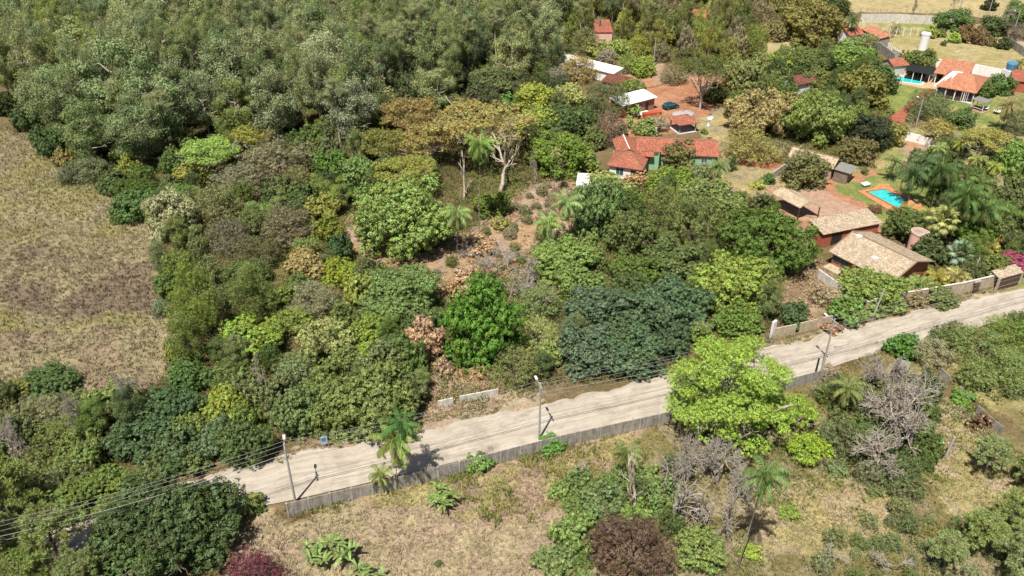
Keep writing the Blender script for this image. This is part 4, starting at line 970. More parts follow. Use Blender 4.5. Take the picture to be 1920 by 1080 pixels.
PB.append(pole(1011, 824, 9.2, "grey concrete power pole beside the small round green bush on the wall", 1.6))
PB.append(pole(1540, 698, 9.2, "grey concrete power pole near the dark stub, right of the lime green tree", 1.6))
pole(1717, 237, 7.0, "white street lamp pole beside the red brick path below the pool house", None)
pole(1849, 41, 8.0, "white utility pole at the edge of the golden pasture at top right", .9, False)
pole(1700, 262, 4.0, "short pale pole between the brick path and the grey-green tree", None, False)
pole(1896, 74, 8.5, "pale utility pole beside the track at the right edge", .9)
pole(1634, 600, 5.5, "thin leaning pole in the green vines behind the street wall", None, False, .8)
pole(1818, 528, 4.5, "short grey pole beside the pedestrian gate behind the street wall", None, False, .4)
pole(1225, 126, 8.0, "thin white pole behind the red yard with the car", None, False)
pole(1475, 165, 5.0, "thin pole beside the dull red roof under the dark trees", None, False)
pole(1795, 34, 7.5, "thin pole standing in the golden pasture left of the bare tree", None, False)
o = tag(MB().tube([(0, 0, 0), (0, 0, 3.0)], [.16, .13], 8).build("pole_stub", BLACKM), "short dark post at the road edge beside the scrub", "post"); o.location = P(1528, 704)
def sag(a, b, s, n=14): return [a.lerp(b, i / n) - Vector((0, 0, 4 * s * (i / n) * (1 - i / n))) for i in range(n + 1)]
ca, sa = math.cos(.27), math.sin(.27)
Lft = PB[0] + (PB[0] - PB[1]) * 1.0; Lft.y -= 2.0; Rgt = PB[2] + (PB[2] - PB[1]) * 1.25; Rgt.y += 3
Rgt.z = Lft.z = 0
WL = ["upper front", "upper middle", "upper rear", "thick lower", "lowest thin"]
for k_, (off, z_, r_) in enumerate(((-.7, 9.0, .018), (0, 9.05, .018), (.7, 9.0, .018), (.15, 7.6, .035), (.15, 7.0, .025))):
    pts = []; st = [Lft] + PB + [Rgt]
    for i in range(len(st) - 1):
        o_ = Vector((-sa * off, ca * off, z_)); s = sag(st[i] + o_, st[i + 1] + o_, .5 + .1 * k_); pts += s if i == 0 else s[1:]
    o = tag(MB().tube(pts, r_, 4).build("overhead_wire", WIREM), WL[k_] + " overhead cable strung between the three power poles along the dirt road", "cable", "overhead cables along the road")
A_ = PB[2] + Vector((0, 0, 8)); B_ = P(1818, 528, 4.5)
tag(MB().tube(sag(A_, B_, .8), .018, 4).build("service_wire", WIREM), "thin service cable from the right power pole to the short pole by the gate", "cable")
# ------------------------------------------------------------------ trees: crown and trunk meshes shared by copies
LIB = {}
def lib(kind, R, n, fn): LIB.setdefault(kind, []).extend([(R, fn(s)) for s in range(n)])
for R, n in ((1.3, 1), (2.4, 2), (3.8, 3), (5.5, 3), (8.0, 2)):
    lf = {1.3: .24, 2.4: .27, 3.8: .31, 5.5: .35, 8.0: .40}[R]; sp = {1.3: .42, 2.4: .55, 3.8: .68, 5.5: .82, 8.0: 1.0}[R]
    lib('broad', R, n, lambda s, R=R, lf=lf, sp=sp: crown_mesh("broad_crown", R, R * .8, int(R * 100) + s, LEAF, lf, .5, sp * .86, 38, max(9, int(12 + R * 4.2)), .36 - .018 * R, zmin=-.6, rough=.35, radr=(.5, .9))[0])
for R, n in ((2.4, 2), (4.5, 3)):
    lib('fine', R, n, lambda s, R=R: crown_mesh("fine_crown", R, R * .8, int(R * 200) + s, LEAF, .22, .36, (.46 if R < 3 else .58), 36, 28, .28, zmin=-.55, drop=.2, rough=.6, core=.35)[0])
for R, n in ((4.0, 2), (7.0, 3)):
    lib('flat', R, n, lambda s, R=R: crown_mesh("flat_crown", R, R * .42, int(R * 300) + s, LEAF, .26, .5, .6, 30, 44, .21, zmin=-.3, flat=.75, drop=.12, rough=.4, core=.3)[0])
lib('euc', 5.0, 5, lambda s: euc_mesh("gum_crown", 5.0, 6.5, 900 + s, LEAF, n=42, per=330, leaf=.31)[0])
lib('pine', 4.5, 2, lambda s: crown_mesh("pine_crown", 4.5, 6.0, 700 + s, LEAF, .30, .16, .52, 26, 34, .26, zmin=-.9, cone=.75, drop=.12, rough=.4)[0])
lib('conifer', 1.5, 1, lambda s: crown_mesh("cone_crown", 1.5, 3.0, 760 + s, LEAF, .22, .4, .42, 20, 20, .34, zmin=-.95, cone=1.0, drop=.05)[0])
TR = [trunk_mesh("trunk", 40 + s, BARK, limbs=8) for s in range(3)]
TRF = [trunk_mesh("spreading_trunk", 50 + s, BARK_GREY, limbs=11, thick=.055, fork=.35) for s in range(2)]
TRE = [trunk_mesh("gum_trunk", 60 + s, BARK_PALE, top=1.12, limbs=8, thick=.036, straight=True) for s in range(3)]
DEADT = [bare_mesh("dead_limbs", 180 + s, BARK_PALE, 3.0, 8.0, levels=3, r0=.34, spread=.42, trunk=.38, twig=.05, kids=2, up=.7) for s in range(4)]
STEM = [trunk_mesh("gum_stem", 66 + s, BARK_PALE, top=1.0, limbs=0, thick=.03, straight=True) for s in range(3)]
BARE = [bare_mesh("bare_limbs", 80 + s, BARK_GREY, 4.5, 7.0, r0=.26, twig=.022) for s in range(4)]
BUSHY = [bare_mesh("dry_twigs", 90 + s, BARK_GREY, 3.5, 4.5, levels=4, r0=.13, spread=.7, trunk=.12, twig=.022, kids=3) for s in range(3)]
PC = [palm_crown("palm_fronds", 100 + s, LEAF) for s in range(4)]
PCD = [palm_crown("drooping_fronds", 110 + s, LEAF, n=22, L=3.0, wl=.62, emax=1.45, emin=-1.2, droop=1.9, tw=.7) for s in range(2)]
ARE = [palm_crown("areca_fronds", 120 + s, LEAF, n=26, L=2.3, wl=.5, emax=1.4, emin=.25, droop=1.5) for s in range(2)]
FAN = [fan_crown("fan_leaves", 130 + s, LEAF) for s in range(2)]
BAN = [banana_mesh("banana_plant", 140 + s, LEAF_GLOSSY) for s in range(2)]
ARA = [arau_mesh("needle_tufts", 150 + s, 4.2, 9.5, LEAF) for s in range(2)]
def ptrunk(s):
    rg = np.random.default_rng(s); segs = []; limb(segs, (0, 0, -.02), (0, 0, 1), .022, .015, rg, 8, .012); return segs_mesh("palm_trunk", segs, BARK_PALM, 8)
PTR = [ptrunk(s) for s in range(2)]
DEAD = palm_crown("dead_fronds", 160, LEAF_DRY, n=9, L=1.7, wl=.25, emax=-.9, emin=-1.45, droop=.3)
MATCOPY = {}
def child(name, me, root, loc, sc, rz=0, color=None, mat=None):
    if mat is not None and len(me.materials) and me.materials[0] != mat:
        key = (me.name, mat.name)
        if key not in MATCOPY: c = me.copy(); c.materials[0] = mat; MATCOPY[key] = c
        me = MATCOPY[key]
    o = bpy.data.objects.new(name, me); COL.objects.link(o); o.parent = root; o.location = loc; o.scale = sc; o.rotation_euler = (0, 0, rz)
    if color is not None: o.color = (*color, 1)
    return o
RG = random.Random(7); CNT = [0]; PLACED = []; NEAR = []
KL = 1.1
def leafcol(c, k=1.0):
    l_ = lin(c); g = .3 * l_[0] + .6 * l_[1] + .1 * l_[2]; return tuple(min(.8, (q * .82 + g * .18) * KL * k * m_) for q, m_ in zip(l_, (.96, 1.0, .84) if c[1] > c[0] * .97 and c[1] > c[2] else (.9, .92, .95)))
NAMES = dict(broad=("broadleaf_tree", "tree"), fine=("feathery_tree", "tree"), flat=("spreading_tree", "tree"), euc=("eucalyptus_tree", "tree"), pine=("pine_tree", "tree"), conifer=("conifer", "conifer"))
def T(kind, px, py, rx, ry, col, label, group=None, clear=None, mat=None, name=None, var=None, k=1.0, bark=None, trunk=True):
    """tree whose crown is centred on the photo's (px,py), rx,ry its half extents there"""
    CNT[0] += 1; zc = 4.0
    if kind in ('broad', 'fine') and name is None: rx *= 1.1; ry *= 1.08
    for _ in range(6):
        p = P(px, py, zc); D = depth(p); sl = (p - Vector((0, 0, HCAM))).length; R = rx * D / FPX
        ph = math.asin((HCAM - zc) / sl); q = (ry * D / FPX) ** 2 - (R * math.sin(ph)) ** 2
        V = math.sqrt(max(q, .01)) / math.cos(ph)
        V *= 1.1 if kind in ('broad', 'fine') else 1
        lo, hi = dict(flat=(.28, .6), euc=(.8, 1.8), lime=(.6, .95), pine=(.9, 1.7), conifer=(1.2, 2.6)).get(kind, (.62, 1.35))
        V = min(max(V, lo * R), hi * R)
        cl = clear if clear is not None else dict(flat=.75 * R, euc=.35 * R, pine=.5, conifer=.1).get(kind, .12 * R)
        zc = V * (dict(flat=.3, euc=.85, pine=.9, conifer=.95).get(kind, .5)) + cl
    nm, cat = name or NAMES[kind]; c = min(LIB[kind], key=lambda e: abs(math.log(e[0] / R)))[0]
    opts = [e for e in LIB[kind] if e[0] == c]; e = opts[(var if var is not None else RG.randrange(99)) % len(opts)]
    root = thing(nm, label, cat, (p.x, p.y, -.05), 0, group); PLACED.append((p.x, p.y, R)); NEAR.append((p.x, p.y, label))
    V0 = e[0] * dict(flat=.42, euc=1.3, lime=.8, pine=6 / 4.5, conifer=2.0).get(kind, .8)
    rz = RG.uniform(0, 6.28); s = R / e[0]
    child("crown", e[1], root, (0, 0, zc), (s, s, V / V0), rz, leafcol(col, k), mat)
    if trunk and R > .9:
        if kind == 'euc': child("trunk", RG.choice(TRE), root, (0, 0, 0), (R, R, zc), rz, mat=bark)
        elif kind in ('flat', 'lime'): child("trunk", RG.choice(TRF), root, (0, 0, 0), (R, R, zc), rz, mat=bark)
        elif kind in ('pine', 'conifer'): child("trunk", RG.choice(TRE), root, (0, 0, 0), (R * .8, R * .8, zc), rz, mat=BARK)
        else: child("trunk", RG.choice(TR), root, (0, 0, 0), (R, R, zc), rz, mat=bark)
    elif trunk: child("stem", TR[0], root, (0, 0, 0), (R, R, zc), rz)
    return root
def B(px, py, rx, h, label, bushy=False, group=None, var=0, mat=None, green=None, lean=None, name=("bare_tree", "tree"), thick=False):
    """leafless tree standing at (px,py)"""
    p = P(px, py); me = (BUSHY if bushy else BARE)[var % (3 if bushy else 4)]; R = rx / ppm(p); r0, h0 = (3.5, 4.5) if bushy else (4.5, 7.0)
    if thick: me = DEADT[var % 4]; r0, h0 = 3.0, 8.0
    root = thing(name[0], label, name[1], p, 0, group); child("limbs", me, root, (0, 0, 0), (R / r0, R / r0, h / h0), RG.uniform(0, 6.28), mat=mat)
    if green: child("foliage", min((e for e in LIB['fine']), key=lambda e: abs(e[0] - R))[1], root, (0, 0, h * .4), (R / 4.5 * .9,) * 3 if R > 3.4 else (R / 2.4 * .9,) * 3, 0, leafcol(green))
    return root
def PALM(cx, cy, bx, by, label, col=(120, 140, 60), size=1.0, kind='feather', dead=False, group=None, var=0, thick=1.0, k=1.0):
    """palm: crown at photo (cx,cy), foot at (bx,by)"""
    b = P(bx, by)
    # crown height that puts it over its foot as seen in the photo
    best = min((abs(P(cx, cy, z).y - b.y), z) for z in np.arange(1.0, 22, .25)); z = best[1]; top = P(cx, cy, z)
    root = thing(("fan_palm" if kind == 'fan' else "palm_tree"), label, "palm", b, 0, group)
    d = top - b; L = d.length; q = d.to_track_quat('Z', 'Y'); sh = .35 * max(0.8, min(1.3, L / 10)) * thick
    t = child("trunk", PTR[var % 2], root, (0, 0, 0), (sh * 28 * .33, sh * 28 * .33, L)); t.rotation_mode = 'QUATERNION'; t.rotation_quaternion = q
    me = dict(feather=PC, droop=PCD, fan=FAN)[kind]; child("crown", me[var % len(me)], root, d, (size,) * 3, RG.uniform(0, 6.28), leafcol(col, k * .78))
    if dead: child("dead_fronds", DEAD, root, d - Vector((0, 0, .1)), (size,) * 3, 0, leafcol((176, 140, 86)), None)
    return root
def ARECA(px, py, size, label, col=(150, 150, 60), group=None, var=0):
    b = P(px, py); root = thing("areca_palm", label, "palm", b, 0, group)
    child("fronds", ARE[var % 2], root, (0, 0, .6 * size), (size,) * 3, RG.uniform(0, 6), leafcol(col)); child("stems", TR[1], root, (0, 0, 0), (size * 1.1, size * 1.1, .6 * size)); return root
def SH(px, py, rx, ry, col, label, group=None, kind='broad', mat=None, k=1.0):
    return T(kind, px, py, rx, ry, col, label, group, clear=0.0, mat=mat, name=("shrub", "shrub"), k=k)

# colours as they read in sunlight
DG = (72, 96, 48); BG = (92, 130, 48); YG = (140, 152, 60); OL = (116, 118, 66); GO = (122, 128, 84); EU = (128, 134, 92); EUL = (152, 156, 112); PALE = (172, 168, 118); BLU = (82, 104, 76)

# --- trees with a place of their own, far to near -------------------------------------------------
T('euc', 600, 130, 74, 80, (142, 144, 118), "big pale grey feathery gum in front of the wood, left of the bare pale trunks", var=0)
T('euc', 655, 205, 58, 66, (126, 132, 106), "grey-green gum leaning over the dark hollow right of the big pale gum", var=3)
T('euc', 215, 140, 86, 84, (116, 134, 90), "large grey-green gum with rounded clumps above the yellow-green domes at left", var=1)
T('euc', 130, 78, 66, 54, (132, 142, 84), "rounded yellowish olive crown at the upper left", var=2)
T('euc', 300, 168, 74, 92, (114, 132, 92), "gum showing its dark fork over the lime flat-topped tree at left", var=4)
T('euc', 95, 180, 62, 66, (116, 132, 86), "grey olive gum just above the round trees at the field's upper corner", var=0)
T('euc', 160, 245, 60, 66, (108, 124, 82), "dull olive tree at the wood edge above the grey shrubs by the field", var=3)
T('euc', 250, 240, 64, 70, (108, 122, 84), "dark-centred gum standing between the field shrubs and the lime flat-topped tree", var=2)
T('euc', 510, 190, 60, 74, (122, 132, 96), "grey-green gum over the dark hollow left of the big pale gum", var=1)
T('euc', 430, 140, 66, 80, (120, 132, 90), "large gum in the front of the wood above the small yellow-olive flat crown", var=3)
T('euc', 380, 190, 50, 60, (112, 124, 84), "dark gum directly above the lime flat-topped tree", var=0)
T('euc', 820, 160, 50, 56, (130, 136, 92), "gum above the right end of the rusty spreading tree", var=2)
T('euc', 960, 100, 48, 54, (138, 142, 96), "pale olive gum left of the long white-roofed shed", var=4)
T('broad', 12, 55, 36, 34, (130, 160, 52), "bright yellow-green tree at the very left edge of the wood")
T('broad', 20, 130, 34, 34, (84, 104, 48), "deep green tree on the left edge below the bright yellow-green one")
T('broad', 10, 195, 28, 26, (60, 72, 40), "dark shaded tree at the left edge where the field begins")
T('broad', 48, 225, 22, 30, (86, 104, 60), "small rounded tree at the field's top corner with a leaning trunk")
T('broad', 88, 268, 26, 34, (84, 108, 64), "dense blue-green bushy tree bulging into the dry field")
SH(120, 300, 18, 20, (150, 136, 60), "small yellowish shrub between the bulging tree and the grey shrubs")
T('fine', 165, 318, 36, 26, (120, 128, 96), "grey-green shrubby tree along the field edge at left")
T('fine', 130, 330, 22, 20, (108, 116, 88), "low grey shrub at the field edge below the bulging tree")
T('broad', 242, 322, 20, 28, (136, 142, 66), "upright yellow-green shrub tree at the field edge, in front of the dark wood")
T('broad', 215, 345, 26, 22, (88, 108, 58), "dark green shrub tree left of the upright yellow-green one")
T('flat', 405, 212, 34, 24, (148, 148, 66), "small yellow-olive flat crown above the lime flat-topped tree")
T('flat', 450, 205, 38, 34, (134, 142, 60), "yellow-green layered crown against the dark hollow in the wood")
T('flat', 392, 282, 62, 32, (132, 162, 52), "lime green flat-topped tree at the wood's lower edge", k=1.1)
T('flat', 455, 255, 42, 22, (140, 140, 66), "olive-yellow flat crown to the right of the lime flat-topped tree")
T('broad', 368, 326, 34, 22, (148, 146, 70), "yellow-olive dome below the lime flat-topped tree")
T('fine', 518, 305, 68, 46, (128, 122, 84), "broad brownish olive dome in the middle of the left wood")
T('fine', 440, 345, 50, 34, (126, 124, 98), "grey-brown thin-leaved dome left below the brownish olive dome")
T('fine', 560, 345, 40, 30, (120, 118, 74), "brown-green dome on the lower right shoulder of the brownish olive dome")
T('broad', 617, 312, 26, 30, (100, 132, 62), "bright glossy green tree at the right of the brownish olive dome")
T('broad', 672, 325, 36, 34, (106, 138, 56), "leafy green tree left of the broad light green mango tree")
T('broad', 335, 365, 34, 22, (96, 128, 60), "green low tree between the cream tree and the yellow-olive dome")
T('broad', 255, 385, 40, 34, (86, 116, 56), "dark green round tree touching the field left of the cream-white tree")
T('broad', 225, 400, 18, 22, (96, 122, 60), "small mid-green shrub tree poking into the field beside the cream-white tree")
T('broad', 325, 410, 46, 48, (156, 156, 120), "cream-white flowering round tree beside the dry field", mat=LEAF, k=1.05)
T('fine', 412, 395, 48, 44, (126, 126, 84), "olive thin-leaved tree between the cream tree and the dark hollow")
T('fine', 430, 445, 40, 34, (116, 112, 80), "greyish olive tree under the thin-leaved one, left of the brown-red dome")
T('fine', 540, 430, 56, 38, (122, 112, 72), "brown-red tinged olive dome in the centre of the left wood")
T('broad', 480, 395, 26, 16, (118, 148, 50), "small vivid green crown in the dark hollow of the left wood")
T('broad', 600, 392, 30, 28, (146, 148, 58), "yellow-green tree in the gap left of the path through the wood")
T('broad', 615, 430, 26, 26, (122, 130, 54), "olive yellow-green tree just beside the pale footpath")
T('broad', 637, 472, 24, 30, (74, 98, 62), "dark bluish green tree at the left side of the footpath")
T('fine', 480, 475, 46, 30, (100, 98, 68), "dark olive tree right above the two pines")
T('pine', 360, 560, 62, 88, (112, 128, 46), "tall yellow-green pine at the edge of the dry field", var=0, k=1.0)
T('pine', 466, 545, 58, 60, (98, 112, 58), "darker broad pine to the right of the yellow-green pine", var=1)
T('fine', 300, 580, 16, 24, (132, 144, 112), "small silvery shrub on the field side of the yellow-green pine")
T('broad', 570, 498, 40, 24, (156, 138, 66), "small tree with orange tipped leaves above the grey bare tree")
T('fine', 585, 560, 48, 34, (134, 132, 104), "thin grey-leaved tree under the orange tipped one")
T('broad', 640, 512, 34, 28, (132, 144, 52), "bright olive-green crown left of the big rounded green dome")
T('broad', 676, 545, 32, 34, (142, 150, 60), "yellow-green crown hugging the big rounded green dome on its left")
T('broad', 750, 548, 76, 56, (104, 130, 56), "big rounded green dome left of the deep green tree")
T('broad', 757, 412, 94, 80, (122, 144, 64), "broad light green mango tree in the middle of the wood", var=0, k=1.05)
T('broad', 700, 372, 34, 28, (106, 134, 58), "green crown at the upper left shoulder of the broad mango tree")
T('flat', 772, 212, 66, 38, (138, 124, 66), "rusty brown spreading tree at the wood's front, left of the great flat canopy", mat=LEAF_RUST)
T('flat', 905, 228, 104, 44, (150, 146, 84), "great flat-topped canopy of orange-olive leaves above the dead white trunks", mat=LEAF_RUST, var=1)
T('flat', 800, 262, 62, 36, (154, 144, 66), "olive-yellow spreading tree under the left end of the great flat canopy", mat=LEAF_RUST)
T('flat', 720, 268, 52, 36, (128, 128, 56), "darker olive spreading tree left of the olive-yellow one")
T('flat', 760, 318, 66, 34, (140, 142, 56), "yellow-green spreading tree above the broad mango tree")
T('broad', 950, 196, 20, 18, (100, 140, 54), "small fresh green tree behind the great flat canopy")
T('broad', 925, 155, 48, 34, (104, 114, 70), "dark grey-green gum-like tree behind the great flat canopy")
T('broad', 700, 190, 42, 24, (140, 138, 82), "pale olive tree in front of the gums, left of the rusty spreading tree")
T('broad', 1003, 188, 38, 28, (154, 162, 68), "bright yellow-green tree right of the great flat canopy's top")
T('broad', 1072, 185, 32, 28, (158, 162, 76), "yellow-green tree with pale tips below the orange-yellow tree")
T('broad', 1008, 232, 38, 30, (150, 162, 62), "lime-yellow tree touching the right end of the great flat canopy")
T('broad', 1068, 232, 48, 36, (84, 106, 54), "dark green dense tree between the lime-yellow tree and the brick house")
T('broad', 1055, 288, 58, 44, (112, 136, 52), "large mixed green tree right of the dead white trunks", k=.95)
T('broad', 1098, 306, 24, 20, (128, 144, 54), "small yellow-green tree above the white flat-roofed block")
T('fine', 1083, 131, 38, 26, (160, 138, 60), "orange-yellow tree in front of the long white-roofed shed")
T('broad', 1040, 112, 28, 16, (142, 150, 58), "light green crown left of the dark pointed conifer")
T('conifer', 1070, 100, 13, 20, (74, 110, 48), "dark pointed conifer in front of the long white-roofed shed")
T('fine', 1040, 152, 26, 22, (150, 140, 122), "leafless-looking grey tree between the gums and the orange-yellow tree", bark=BARK_GREY)
T('fine', 1135, 190, 44, 34, (94, 104, 62), "dark thin-leaved tree screening the left end of the white sheet roof")
T('fine', 1137, 108, 17, 16, (160, 148, 120), "pale bare little tree at the right part of the long white-roofed shed")
T('fine', 1140, 245, 30, 34, (128, 112, 88), "brownish vine-covered tree left of the red-tiled rear wing")
T('broad', 1165, 250, 12, 14, (110, 130, 70), "small banana-like green clump beside the red-tiled rear wing")
T('broad', 1212, 240, 22, 16, (130, 144, 72), "light green tree in front of the orange brick stack")
T('fine', 1232, 232, 22, 14, (166, 150, 112), "dry pale shrub tree between the light green tree and the gazebo")
T('broad', 1273, 290, 34, 28, (112, 110, 66), "round olive tree in front of the long red-tiled house")
T('broad', 1266, 345, 50, 30, (114, 134, 44), "bright green round tree below the mint green wall")
T('broad', 1140, 352, 40, 26, (150, 158, 74), "yellow-green bushy tree hiding the bottom of the white flat-roofed block")
SH(1150, 325, 14, 10, (110, 136, 62), "small green bush below the square hip-roofed wing")
SH(1195, 332, 24, 12, (184, 150, 96), "tan dry shrub below the door of the mint green house", mat=LEAF_DRY)
T('fine', 1305, 330, 24, 20, (126, 138, 92), "grey-green bush left of the palm with the dead white head")
T('broad', 1330, 375, 60, 38, (118, 132, 78), "light grey-green tree under the small dark outbuilding")
T('conifer', 1375, 305, 13, 16, (72, 96, 44), "dense dark cone-shaped bush on the lawn right of the red roof")
SH(1440, 337, 13, 12, (82, 116, 48), "round bright green bush next to the white garden wall")
SH(1420, 348, 15, 11, (164, 164, 74), "yellow-green bush left of the round bright green bush")
SH(1320, 247, 7, 6, (110, 126, 60), "tiny round bush on the lawn right of the tiled gazebo")
T('broad', 1525, 40, 62, 44, (138, 132, 66), "big olive-yellow tree at the top left of the green paddock", k=.95)
T('broad', 1570, 14, 28, 20, (84, 96, 48), "dark green tree at the top edge left of the pasture fence")
T('fine', 1425, 24, 26, 22, (146, 132, 88), "brownish olive tree at the top left of the short lawn")
T('fine', 1395, 60, 30, 28, (96, 104, 58), "dark feathery conifer-like tree left of the short lawn")
T('flat', 1322, 128, 44, 34, (104, 110, 58), "umbrella-shaped dark olive tree with a tall trunk over the red yard", clear=9)
T('broad', 1397, 140, 40, 36, (130, 136, 64), "olive-yellow tree between the umbrella-shaped tree and the paddle-shaped lawn")
T('fine', 1265, 140, 26, 20, (138, 130, 90), "thin grey-olive tree above the teal car")
T('broad', 1500, 112, 46, 28, (106, 124, 50), "wide dark and light green tree above the dull red roof", k=.95)
T('broad', 1468, 118, 26, 20, (132, 148, 56), "bright green lobe at the left of the wide tree above the dull red roof")
T('broad', 1590, 105, 40, 28, (120, 148, 66), "fresh light green open tree left of the grey diagonal wall")
T('fine', 1628, 78, 18, 16, (142, 146, 100), "pale thin tree at the foot of the white cottage")
SH(1637, 100, 10, 9, (104, 126, 58), "round bush against the grey diagonal wall")
SH(1578, 60, 16, 12, (138, 116, 72), "brownish shrub in front of the white cottage")
T('broad', 1615, 168, 46, 36, (136, 134, 66), "olive-yellow tree to the left of the green pool lawn", k=.9)
T('broad', 1655, 152, 26, 26, (86, 104, 52), "dark round tree at the left edge of the green pool lawn")
T('broad', 1540, 150, 34, 18, (122, 126, 66), "olive tree hiding the right end of the dull red roof", k=.85)
T('broad', 1415, 215, 54, 52, (166, 150, 78), "tall ochre-yellow tree right of the tiled gazebo", mat=LEAF_FLOWER)
T('fine', 1405, 275, 50, 26, (152, 142, 62), "low yellow-olive tree below the ochre-yellow tree")
T('broad', 1478, 200, 28, 26, (150, 142, 74), "yellow-olive tree between the ochre tree and the big light green dome")
T('broad', 1530, 222, 60, 56, (126, 142, 72), "big light green dome left of the dark blue-green tree", var=1)
T('broad', 1632, 252, 40, 32, (70, 82, 58), "dark blue-green round tree in the centre of the upper garden", k=.8)
T('broad', 1672, 252, 26, 26, (146, 140, 54), "golden olive round tree right of the dark blue-green tree")
T('broad', 1604, 282, 34, 26, (124, 116, 62), "round olive-brown tree below the dark blue-green tree", k=.9)
T('broad', 1510, 322, 42, 34, (118, 118, 74), "round olive tree in front of the cream-roofed outbuilding")
SH(1622, 322, 7, 7, (104, 118, 54), "tiny round bush beside the grey annex")
T('fine', 1095, 78, 24, 26, (128, 128, 88), "thin grey-green tree left of the faded pink building", clear=2)
T('fine', 1126, 66, 20, 20, (134, 128, 96), "thin vine-hung tree before the faded pink building", clear=1)
T('broad', 1724, 116, 28, 24, (108, 120, 60), "olive-green tree behind the shade-cloth pergola")
SH(1700, 122, 13, 9, (130, 160, 64), "light green bush left of the shade-cloth pergola")
T('broad', 1788, 38, 32, 20, (92, 118, 66), "grey-green tree on the right side of the green paddock")
T('broad', 1744, 60, 14, 12, (150, 166, 60), "yellow-green bush tree left of the grey-green tree on the golden lawn")
T('broad', 1790, 72, 11, 11, (156, 182, 60), "lime round bush on the golden lawn")
SH(1770, 82, 6, 7, (108, 116, 60), "tiny bush standing alone on the golden lawn")
T('broad', 1822, 64, 24, 16, (128, 104, 66), "brown-leaved tree in the row on the golden lawn")
T('broad', 1866, 50, 26, 18, (86, 100, 58), "dark green round tree at the end of the row on the golden lawn")
T('broad', 1858, 78, 9, 9, (122, 112, 60), "small olive round bush in the row on the golden lawn")
T('broad', 1882, 82, 13, 11, (80, 90, 54), "small dark round bush nearest the track")
T('broad', 1838, 74, 12, 12, (138, 114, 80), "small brown bare-topped tree before the row on the golden lawn")
T('broad', 1765, 62, 8, 8, (104, 120, 58), "small green bush between the lime bush and the paddock")
T('broad', 1856, 10, 13, 11, (66, 74, 48), "dark round tree alone in the golden pasture at top")
T('broad', 1908, 25, 26, 22, (100, 126, 58), "green tree in the top right corner")
T('fine', 1908, 60, 24, 16, (120, 108, 86), "brown scrubby thicket at the right edge beside the track")
T('fine', 1745, 197, 40, 28, (106, 118, 76), "grey-green tree right of the red brick path")
T('broad', 1805, 222, 24, 20, (98, 120, 60), "mid green tree on the lawn below the pool house")
T('broad', 1847, 168, 22, 16, (90, 112, 56), "dark green tree touching the orange hip roof's lower corner")
T('broad', 1882, 160, 22, 20, (96, 126, 54), "bright leafy tree right of the orange hip roof")
SH(1708, 222, 10, 9, (120, 124, 70), "small round bush by the red brick path")
SH(1670, 210, 8, 7, (126, 130, 66), "small olive bush on the left edge of the red brick path")
T('flat', 1758, 240, 36, 20, (160, 148, 78), "ochre-leaved open tree below the grey-green tree by the path")
T('flat', 1850, 262, 52, 26, (158, 152, 70), "wide yellow-ochre tree in the upper right garden")
T('broad', 1905, 300, 30, 34, (118, 152, 56), "vivid green tree at the right edge above the palms")
T('fine', 1910, 232, 26, 24, (104, 110, 86), "dull grey tree at the right edge")
B(1738, 288, 15, 3.0, "small grey thorny bush beside the white wall over red soil", True, var=1)
B(1882, 48, 14, 7.0, "bare tree at the edge of the golden pasture at top right")
B(1712, 30, 8, 6.5, "thin bare tree in the middle of the golden pasture", var=1)
B(1787, 24, 10, 7.5, "leaning bare tree behind the paddock", var=2)
B(1675, 70, 14, 4.0, "light leafless shrub on the lawn beside the row building", True)
T('fine', 1312, 322, 24, 14, (120, 124, 70), "olive shrub tree under the right end of the long red roof")
T('broad', 200, 908, 44, 24, (104, 122, 62), "green tree under the cables where the road disappears")
T('fine', 275, 893, 40, 22, (100, 112, 64), "dark olive tree under the cables left of the very large dark tree's top")
T('broad', 355, 862, 36, 24, (96, 112, 64), "dark green tree under the cables at the road's visible left end")
T('broad', 130, 935, 52, 30, (100, 116, 60), "dark green tree hiding the road left of the very large dark green tree")
T('fine', 215, 955, 36, 22, (108, 120, 62), "low olive tree over the hidden road against the very large dark green tree")
T('fine', 10, 1010, 50, 32, (112, 124, 62), "olive tree over the last bit of road in the lower left corner")
T('broad', 40, 945, 50, 34, (104, 116, 56), "mid-green tree over the hidden road at the left edge")
# centre
T('broad', 1441, 452, 84, 70, (90, 114, 48), "huge dark green dome in front of the carport", var=1)
T('broad', 1378, 535, 70, 56, (132, 150, 52), "large yellow-green dome right of the blue-green trees", var=0)
T('fine', 1432, 540, 36, 44, (122, 130, 76), "dull olive lobe on the right side of the yellow-green dome")
T('broad', 1385, 600, 46, 26, (98, 122, 48), "green crown between the yellow-green dome and the lime tree")
T('fine', 1300, 420, 60, 60, (116, 124, 74), "tall soft olive tree left of the huge dark green dome", k=.95)
T('fine', 1250, 395, 46, 46, (114, 122, 64), "olive tree behind the soft olive one, below the bright green round tree")
T('broad', 1185, 440, 46, 44, (98, 112, 52), "dark olive tree in the middle of the centre group")
T('broad', 1120, 400, 48, 56, (104, 132, 66), "fresh green tall tree right of the dry clearing")
T('broad', 1262, 486, 50, 38, (96, 114, 54), "dark olive crown above the blue-green trees")
T('broad', 1195, 508, 42, 32, (92, 110, 48), "small-clumped olive crown left over the blue-green trees")
T('broad', 1055, 488, 58, 36, (118, 144, 56), "mid-green spreading crown below the two pale palms")
T('broad', 1085, 530, 40, 32, (112, 136, 50), "yellow-tinged green crown left above the blue-green trees")
T('broad', 902, 615, 76, 82, (88, 124, 50), "deep green rounded tree standing alone in the middle", var=1, k=1.05)
T('broad', 1122, 580, 56, 44, (88, 112, 86), "blue-green tree at the left top of the dark group by the road", mat=LEAF_GLOSSY)
